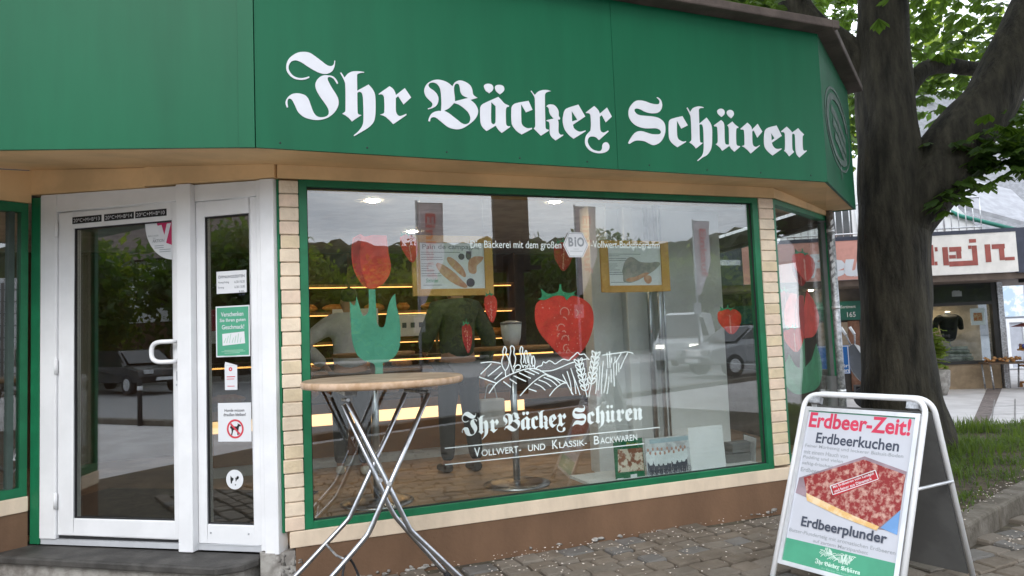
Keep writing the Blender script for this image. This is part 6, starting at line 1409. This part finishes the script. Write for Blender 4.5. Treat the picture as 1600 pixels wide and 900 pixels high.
b = MB(); b.rect_ring(HF, -.1, .35, .0, 1.3, .07, .07, .02, .1, -.06, .01); b.build("doorway", WALLW, GH)
# ------------------------------------------------------------------ goods in front of the neighbouring shop
mq = Frame(*tuple(NW(.12, .55, 0))[:2], NW.a)
t = thing("dressed_mannequin", "headless shop mannequin in a dark jacket in the neighbour's window", "mannequin", tuple(mq(0, 0, .46)))
skinmesh("jacket", [(0, 0, .42, (.13, .09)), (0, 0, .62, (.17, .11)), (0, 0, .86, (.21, .12)), (0, 0, .98, (.11, .08)), (-.24, 0, .9, .065), (-.27, .02, .66, .05), (.24, 0, .9, .065), (.27, .02, .66, .05)], [(0, 1), (1, 2), (2, 3), (3, 4), (4, 5), (3, 6), (6, 7)], mat("dark_jacket", (.015, .015, .017), .8), t)
b = MB(); b.lathe(mq, [(.05, 1.46), (.055, 1.52)], 12); b.build("collar", PAPER, t)
b = MB(); b.lathe(mq, [(.12, .461), (.12, .475), (.02, .49), (.02, .9)], 14); b.build("stand", GALV, t)
t = thing("folded_clothes", "grey-green folded clothes under the mannequin in the neighbour's window", "clothes", tuple(mq(.1, -.2, .46)))
b = MB()
for k in range(5): b.box(mq, -.25 + .02 * k, .28 - .03 * k, -.4, -.05, .462 + k * .07, .528 + k * .07)
b.build("stack", mat("grey_green_cloth", (.10, .12, .10), .9, c2=(.25, .27, .24), scale=6), t, bevel=.02)
# wares table
wt = Frame(*tuple(NW(.62, -.35, 0))[:2], NW.a)
t = thing("wares_table", "low folding table heaped with orange wares in front of the neighbour's window", "table", tuple(wt(0, 0, 0)))
b = MB(); b.box(wt, -.32, .42, -.2, .2, .47, .5); b.build("tabletop", DARKWOOD, t)
for (u, v_) in ((-.28, -.16), (.38, -.16), (-.28, .16), (.38, .16)):
    b = MB(); b.tube([wt(u, v_, .47), wt(u * .9, v_, 0)], .015, 6); b.build("leg", GALV, t)
b = MB(); r_ = random.Random(6)
for i in range(40): b.blob(wt(r_.uniform(-.30, .40), r_.uniform(-.18, .18), .52 + r_.uniform(0, .06)), (r_.uniform(.02, .045), r_.uniform(.02, .045), r_.uniform(.015, .03)), 7, 5, .25)
tag(b.build("orange_wares", mat("orange_goods", (.26, .10, .03), .8, c2=(.42, .24, .10), scale=22), loc=tuple(wt(0, 0, .5))), "heap of orange goods lying on the low wares table", "goods")
# wooden sales stand
ws = Frame(*tuple(NW(1.28, -.3, 0))[:2], NW.a)
t = thing("wooden_stand", "wooden lattice display stand with a small roof right of the wares table", "stand", tuple(ws(0, 0, 0)))
OR = mat("orange_pine", (.40, .17, .06), .6, c2=(.52, .27, .10), scale=14)
b = MB()
for i in range(6):
    u = -.26 + i * .104
    b.box(ws, u, u + .05, -.18, -.16, .08, .72)
b.box(ws, -.27, .31, -.19, .15, .40, .43); b.box(ws, -.27, .31, -.19, .15, .70, .73); b.box(ws, -.27, .31, -.19, .15, .08, .11); b.build("lattice_box", OR, t)
for (u, v_) in ((-.26, -.17), (.28, -.17), (-.26, .13), (.28, .13)):
    b = MB(); b.box(ws, u - .02, u + .02, v_ - .02, v_ + .02, 0, .08); b.build("leg", OR, t)
b = MB(); b.slab([tuple(ws(-.12, -.12, 0))[:2], tuple(ws(.16, -.12, 0))[:2], tuple(ws(.16, .1, 0))[:2], tuple(ws(-.12, .1, 0))[:2]], .735, 1.16); b.build("upper_box", OR, t)
b = MB(); b.add([ws(-.3, -.3, 1.16), ws(.34, -.3, 1.16), ws(.34, .26, 1.16), ws(-.3, .26, 1.16), ws(.02, -.02, 1.30)], [(0, 1, 4), (1, 2, 4), (2, 3, 4), (3, 0, 4), (3, 2, 1, 0)]); b.build("roof", mat("red_brown_roof", (.22, .06, .05), .7), t)
b = MB()
for i in range(22): b.blob(ws(r_.uniform(-.24, .28), r_.uniform(-.16, .12), .75 + r_.uniform(0, .05)), (.04, .04, .04), 6, 4, .2)
tag(b.build("small_wares", mat("mixed_goods", (.45, .22, .05), .7, c2=(.08, .10, .30), scale=11, lo=.5, hi=.56), loc=tuple(ws(0, 0, .73))), "small orange and blue goods lying on the wooden lattice stand", "goods")
# planter
pt = Frame(*tuple(NW(-.82, -1.0, 0))[:2], NW.a)
t = thing("potted_shrub", "leafy green shrub in a pale stone pot beside the tree trunk", "plant", tuple(pt(0, 0, 0)))
b = MB(); b.lathe(pt, [(.14, -.03), (.20, .15), (.22, .42), (.19, .44)], 18); b.build("pot", CONCRETE, t)
vs_, fs_ = [], []; rr = random.Random(15)
for i in range(230): palm_leaf(vs_, fs_, pt(0, 0, .85) + Vector((rr.gauss(0, .09), rr.gauss(0, .09), rr.gauss(0, .17))), rr.uniform(.07, .13), rr, 4, .3)
g = MB(); g.add(vs_, fs_); g.build("foliage", FOL_B, t)
# parking sign and scooter behind the post
q = (5.01,11.0,0.805)
sgf = Frame(q[0], q[1], R(-8))
t = thing("parking_sign", "blue parking sign on a short post beside the scooter", "sign", (q[0], q[1], 0))
b = MB(); b.box(sgf, -.32, .15, -.01, .0, q[2] - .22, q[2] + .22); b.build("sign_plate", mat("parking_blue", (.012, .13, .42), .45), t, bevel=.004)
b = MB(); b.rect_ring(sgf, -.312, .142, q[2] - .212, q[2] + .212, .012, .012, .012, .012, -.013, -.0105); b.text(sgf, "P", -.16, .06, q[2] - .02, q[2] + .17, -.0125, bold=.05); b.text(sgf, "nur für", -.16, .13, q[2] - .12, q[2] - .065, -.0125, bold=.02); b.text(sgf, "Kunden", -.16, .13, q[2] - .19, q[2] - .135, -.0125, bold=.02); b.build("sign_print", LETTER, t)
b = MB(); b.tube([sgf(-.08, .02, -.05), sgf(-.08, .02, q[2] + .22)], .025, 10); b.build("post", GALV, t)
q = (5.618,11.6,0.781)
mf = Plane3((q[0], q[1], 0), (math.cos(R(-20)), math.sin(R(-20)), 0), (-math.sin(R(-20)), math.cos(R(-20)), 0), (0, 0, 1))
t = thing("mobility_scooter", "grey scooter with white grips and a small black wheel half behind the trunk", "scooter", (q[0], q[1], 0))
b = MB(); b.shape(mf, [[(-.18, .98, 1), (-.10, 1.02), (.22, .62, 1), (.22, .38, 1), (.0, .40), (-.18, .70)]], -.16, .32); b.build("front_shield", mat("grey_scooter_shell", (.13, .135, .15), .4), t, bevel=.02)
b = MB(); b.shape(mf, [[(-.10, 1.035, 1), (-.03, 1.0, 1), (.24, .64, 1), (.24, .44, 1), (.19, .50, 1)]], -.335, .02); b.build("white_panel", WHITE, t)
for du in (0, .13):
    b = MB(); b.tube([mf(-.26 + du, -.2, 1.30), mf(-.20 + du, -.22, 1.18)], .022, 8); h_ = b.build("grip", WHITE, t)
    b = MB(); b.tube([mf(-.20 + du, -.22, 1.18), mf(-.12 + du * .4, -.16, .98)], .012, 6); b.build("grip_stem", GALV, h_)
b = MB(); b.tube([mf(.02, -.30, .17), mf(.02, -.18, .17)], .17, 20); b.build("wheel", RUBBER, t)
b = MB(); b.box(mf, -.1, .5, -.2, .2, .2, .34); b.build("deck", RUBBER, t)

# ================================================================== across the street, seen in the window glass
def car(loc, rz, label, paint, van=False, lamps=False):
    fr = Frame(loc[0], loc[1], rz, 0)
    t = thing("parked_car" if not van else "white_van", label, "car" if not van else "van", loc, "cars across the street" if not van else None)
    b = MB(); v0, v1 = -.82, .82
    if van: prof = [(-2.2, .35), (2.1, .35), (2.2, .6), (2.15, .95), (1.7, 1.05), (1.1, 1.85), (.8, 1.93), (-2.1, 1.93), (-2.2, 1.8)]
    else: prof = [(-2.05, .35), (2.0, .35), (2.1, .55), (2.0, .78), (1.1, .92), (.45, 1.38), (-.95, 1.42), (-1.75, .98), (-2.08, .90)]
    n = len(prof); vs = []
    for v_, s in ((v0, .0), (v0 + .0, .0), (v1, .0)): pass
    tuck = lambda z: .16 * max(0, (z - .9) / .6)
    vs = [fr(u, v0 + tuck(z), z) for u, z in prof] + [fr(u, v1 - tuck(z), z) for u, z in prof]
    b.add(vs, [tuple(range(n))[::-1], tuple(range(n, 2 * n))] + [(i, (i + 1) % n, n + (i + 1) % n, n + i) for i in range(n)]); b.build("body", paint, t, bevel=.06, seg=3)
    b = MB(); gl = [(1.02, 1.02), (.5, 1.33), (-.9, 1.36), (-1.5, 1.02)] if not van else [(1.58, 1.12), (1.12, 1.75), (.2, 1.75), (.2, 1.12)]
    for sgn_ in (-1, 1):
        b.add([fr(u, sgn_ * (.826 - tuck(z)), z) for u, z in gl], [(0, 1, 2, 3)])
    a, c = ((1.14, .96), (.50, 1.36)) if not van else ((1.72, 1.1), (1.14, 1.84))
    b.add([fr(a[0] + .012, -.68, a[1] + .01), fr(a[0] + .012, .68, a[1] + .01), fr(c[0] + .012, .62, c[1] + .01), fr(c[0] + .012, -.62, c[1] + .01)], [(0, 1, 2, 3)]); b.build("windows", mat("car_glass", (.02, .022, .025), .1, spec=.6) if "car_glass" not in bpy.data.materials else bpy.data.materials["car_glass"], t)
    for u in (-1.3, 1.3):
        for s in (-1, 1):
            b = MB(); b.tube([fr(u, s * .84, .31), fr(u, s * .62, .31)], .31, 20); w_ = b.build("wheel", RUBBER, t)
            b = MB(); b.tube([fr(u, s * .846, .31), fr(u, s * .80, .31)], .19, 16); b.build("rim", ALU, w_)
    x = 2.12 if not van else 2.2
    for s in (-1, 1):
        b = MB(); b.box(fr, x - .12, x + .012, s * .55 - .13, s * .55 + .13, .64 if not van else .76, .76 if not van else .86); b.build("headlight", emit("lit_headlight", (1, .95, .85), 6) if lamps and "lit_headlight" not in bpy.data.materials else (bpy.data.materials["lit_headlight"] if lamps else ALU), t)
    b = MB(); b.box(fr, x - .08, x + .015, -.3, .3, .42, .52); b.build("number_plate", PAPER, t)
    return t
BLK = mat("black_car_paint", (.008, .009, .011), .25, var=.02, coat=.6); SIL = mat("silver_car_paint", (.32, .33, .35), .3, metal=.5, var=.03, coat=.5)
va = Vector((16.733,-5.81,0.0))
to = math.atan2(FW.o.y - va.y, 1.2 - va.x)
car((va.x + 1.6, va.y - .6, 0), to + R(8), "white van with lit headlights, mirrored in the right half of the shop window", mat("white_van_paint", (.72, .73, .75), .3, var=.02, coat=.5), True, True)
va = Vector((14.818,-2.084,0.0)); car((va.x + 1.2, va.y - .6, 0), R(200), "silver car across the street beside the white van", SIL)
va = Vector((-20.397,-8.065,0.0)); car((va.x, va.y, 0), R(8), "black car across the street, mirrored in the door glass", BLK)
va = Vector((-23.416,-8.278,0.0)); car((va.x - 1.4, va.y - .5, 0), R(10), "silver-grey car across the street, left of the black car", SIL)
q = Vector((-10.794,-1.591,0.0))
t = thing("bollard", "thin dark bollard at the kerb across the pavement", "bollard", tuple(q))
b = MB(); b.lathe(Frame(q.x, q.y, 0), [(.045, -.05), (.045, .78), (.03, .82)], 12); b.build("post", RUBBER, t)
b = MB(); b.lathe(Frame(q.x, q.y, 0), [(.047, .62), (.047, .70)], 12); b.build("pale_band", PAPER, t)
# advertising flags
def flag(px, top, label, dist):
    t = thing("banner_flag", label, "flag", (px[0], px[1], 0), "tall banner flags on the square")
    x, y = px[0], px[1]; h = top
    fr = Frame(x, y, math.atan2(FW.n.y, FW.n.x) + PI / 2)
    b = MB(); b.tube([(x, y, -.05), (x, y, h + .05)], .03, 8); b.tube([fr(0, 0, h), fr(-.62, 0, h)], .012, 6); b.build("pole", GALV, t)
    b = MB(); n = 14
    vs = []
    for i in range(n + 1):
        f = i / n; z = h - f * 2.3; w_ = .60 * (1 - .0 * f) if f < .55 else .60 * (1 - (f - .55) * 1.9)
        vs += [fr(-.02, .0, z), fr(-.02 - w_, .05 * math.sin(f * 5), z)]
    vs2 = [Vector(p) + FW.n * .004 for p in vs]; m_ = len(vs)
    b.add(vs + vs2, [(2 * i, 2 * i + 1, 2 * i + 3, 2 * i + 2) for i in range(n)] + [(m_ + 2 * i + 2, m_ + 2 * i + 3, m_ + 2 * i + 1, m_ + 2 * i) for i in range(n)]); b.build("banner", mat("pink_white_banner", (.62, .54, .58), .8) if "pink_white_banner" not in bpy.data.materials else bpy.data.materials["pink_white_banner"], t)
    class VT:
        def __call__(s, u, v, z): return fr(-.30 - z, .0 + v, h - .25 - u)
    b = MB(); b.text(VT(), "Einkauf", 0, 1.5, -.12, .12, .075, bold=.02); b.text(VT(), "Einkauf", 0, 1.5, -.12, .12, -.075, bold=.02); b.build("red_writing", REDPRINT, t)
    b = MB(); b.box(fr, -.12, .12, -.03, .03, h - 2.9, h - 2.55); b.build("small_plate", GALV, t)
for (x, y, z), d, lab in (((5.863,-4.908,4.429), 11, "banner flag mirrored left of the left picture frame"), ((10.358,-4.247,4.656), 12, "banner flag mirrored just above the hexagonal seal"), ((15.807,-4.29,4.712), 14, "banner flag mirrored right of the right picture frame")):
    flag((x, y), z, lab, d)
# dark pylon of three posts
t = thing("steel_pylon", "dark pylon of three tall steel posts on the square across the pavement", "pylon", (8.683,-4.893,0.0))
for i, (p, w_) in enumerate((((8.475,-4.973,4.598), .23), ((8.763,-4.862,4.607), .15), ((9.021,-4.762,4.615), .09))):
    fr = Frame(p[0], p[1], FW.a); b = MB(); b.box(fr, -w_, w_, -.1, .1, 2.95, 7); b.build("post", RUBBER if i == 0 else DARKSHOP, t)
p = (8.683,-4.893,4.605); fr = Frame(p[0], p[1], FW.a); b = MB(); b.box(fr, -.2, .2, .11, .25, -.05, 3.2); b.box(fr, -.7, .7, .101, .2, 3.0, 3.1); b.build("foot", DARKSHOP, t)
# buildings across the street
OB = thing("white_house", "white house with a brown ground floor across the street behind the parked cars", "building", (-24, -16, 0))
of = Frame(-44, -15.5, R(-6)); b = MB(); b.box(of, 0, 18, -6, 0, 2.8, 6); b.build("upper_wall", WALLW, OB); b = MB(); b.box(of, .1, 17.9, -5.9, -.05, -.05, 2.798); b.build("ground_floor", DARKWOOD, OB)
b = MB()
for i in range(6): b.box(of, 1.2 + i * 2.8, 2.6 + i * 2.8, .0, .03, 3.6, 5.0)
b.split("window", mat("dark_house_glass", (.05, .055, .06), .2), OB)
b = MB(); b.add([of(-.4, .6, 6), of(18.4, .6, 6), of(18.4, -3, 8.5), of(-.4, -3, 8.5), of(18.4, -6.6, 6), of(-.4, -6.6, 6)], [(0, 1, 2, 3), (3, 2, 4, 5), (0, 3, 5), (1, 4, 2), (0, 5, 4, 1)]); b.build("roof", ROOFM, OB)
# row of trees behind the street
GRP = "trees across the street"
tp = make_tree("bushy dark green tree in the row across the street", FOL_A, 6.8, 3.8, 51, 230, .22, (6, -28, 0), GRP)
tp2 = make_tree("bushy olive green tree in the row across the street", FOL_B, 6.0, 3.6, 52, 230, .22, (13, -27, 0), GRP)
rr = random.Random(61)
spots_ = [(-30, -11), (-24, -15), (-27, -8), (-37, -16), (-20, -17), (-2, -29), (20, -26), (26, -24), (32, -22), (38, -19), (44, -15), (50, -10), (55, -4), (60, 2), (-10, -27), (9, -34), (17, -33), (24, -31), (30, -29), (37, -26), (44, -22), (50, -18), (-18, -20), (-14, -14), (-30, -24), (57, -11), (63, -5)]
for i, (x, y) in enumerate(spots_):
    src = tp if i % 3 else tp2
    c = copy_tree(src); c.location = (x, y, 0); c.rotation_euler = (0, 0, rr.uniform(0, 6.28)); s = rr.uniform(.85, 1.15); c.scale = (s, s, s * rr.uniform(.9, 1.1))

# long white hall with ribbed panels, to the right along the street
HL = thing("panelled_hall", "long white hall with horizontal panel joints on the far side of the square", "building", (27, -3, 0))
hf = Frame(26.5, 1.5, R(-88))
b = MB(); b.box(hf, 0, 8.5, 0, 4, -.05, 4.6); b.build("wall", WALLW, HL)
b = MB()
for k in range(9): b.box(hf, 0, 8.5, -.03, -.002, .1 + k * .5, .14 + k * .5)
for k in range(5): b.box(hf, .4 + k * 2, .5 + k * 2, -.06, -.031, 0, 4.4)
b.build("panel_joints", GREYDARK, HL)

# wooded ridge beyond the trees across the street
rr = random.Random(91); vs_, fs_ = [], []
n = 260; m_ = 9
for i in range(n + 1):
    q = R(168) + R(205) * i / n; d0 = 46
    top = 10.2 + .7 * math.sin(i * .08) + .5 * math.sin(i * .27 + 1) + rr.uniform(-.25, .25)
    for j in range(m_):
        f = j / (m_ - 1); d_ = d0 + 14 * f + rr.uniform(-.8, .8)
        vs_.append((d_ * math.cos(q), d_ * math.sin(q), -.3 + top * math.sin(f * PI / 2) + (rr.uniform(-.4, .4) if 0 < j else 0)))
for i in range(n):
    for j in range(m_ - 1):
        k = i * m_ + j; fs_.append((k, k + 1, k + m_ + 1, k + m_))
g = MB(); g.add(vs_, fs_); tag(g.build("wooded_hill", mat("wooded_hill", (.018, .028, .010), .95, c2=(.05, .065, .022), scale=1.4, lo=.35, hi=.65, bump=.6, bscale=2)), kind="structure")
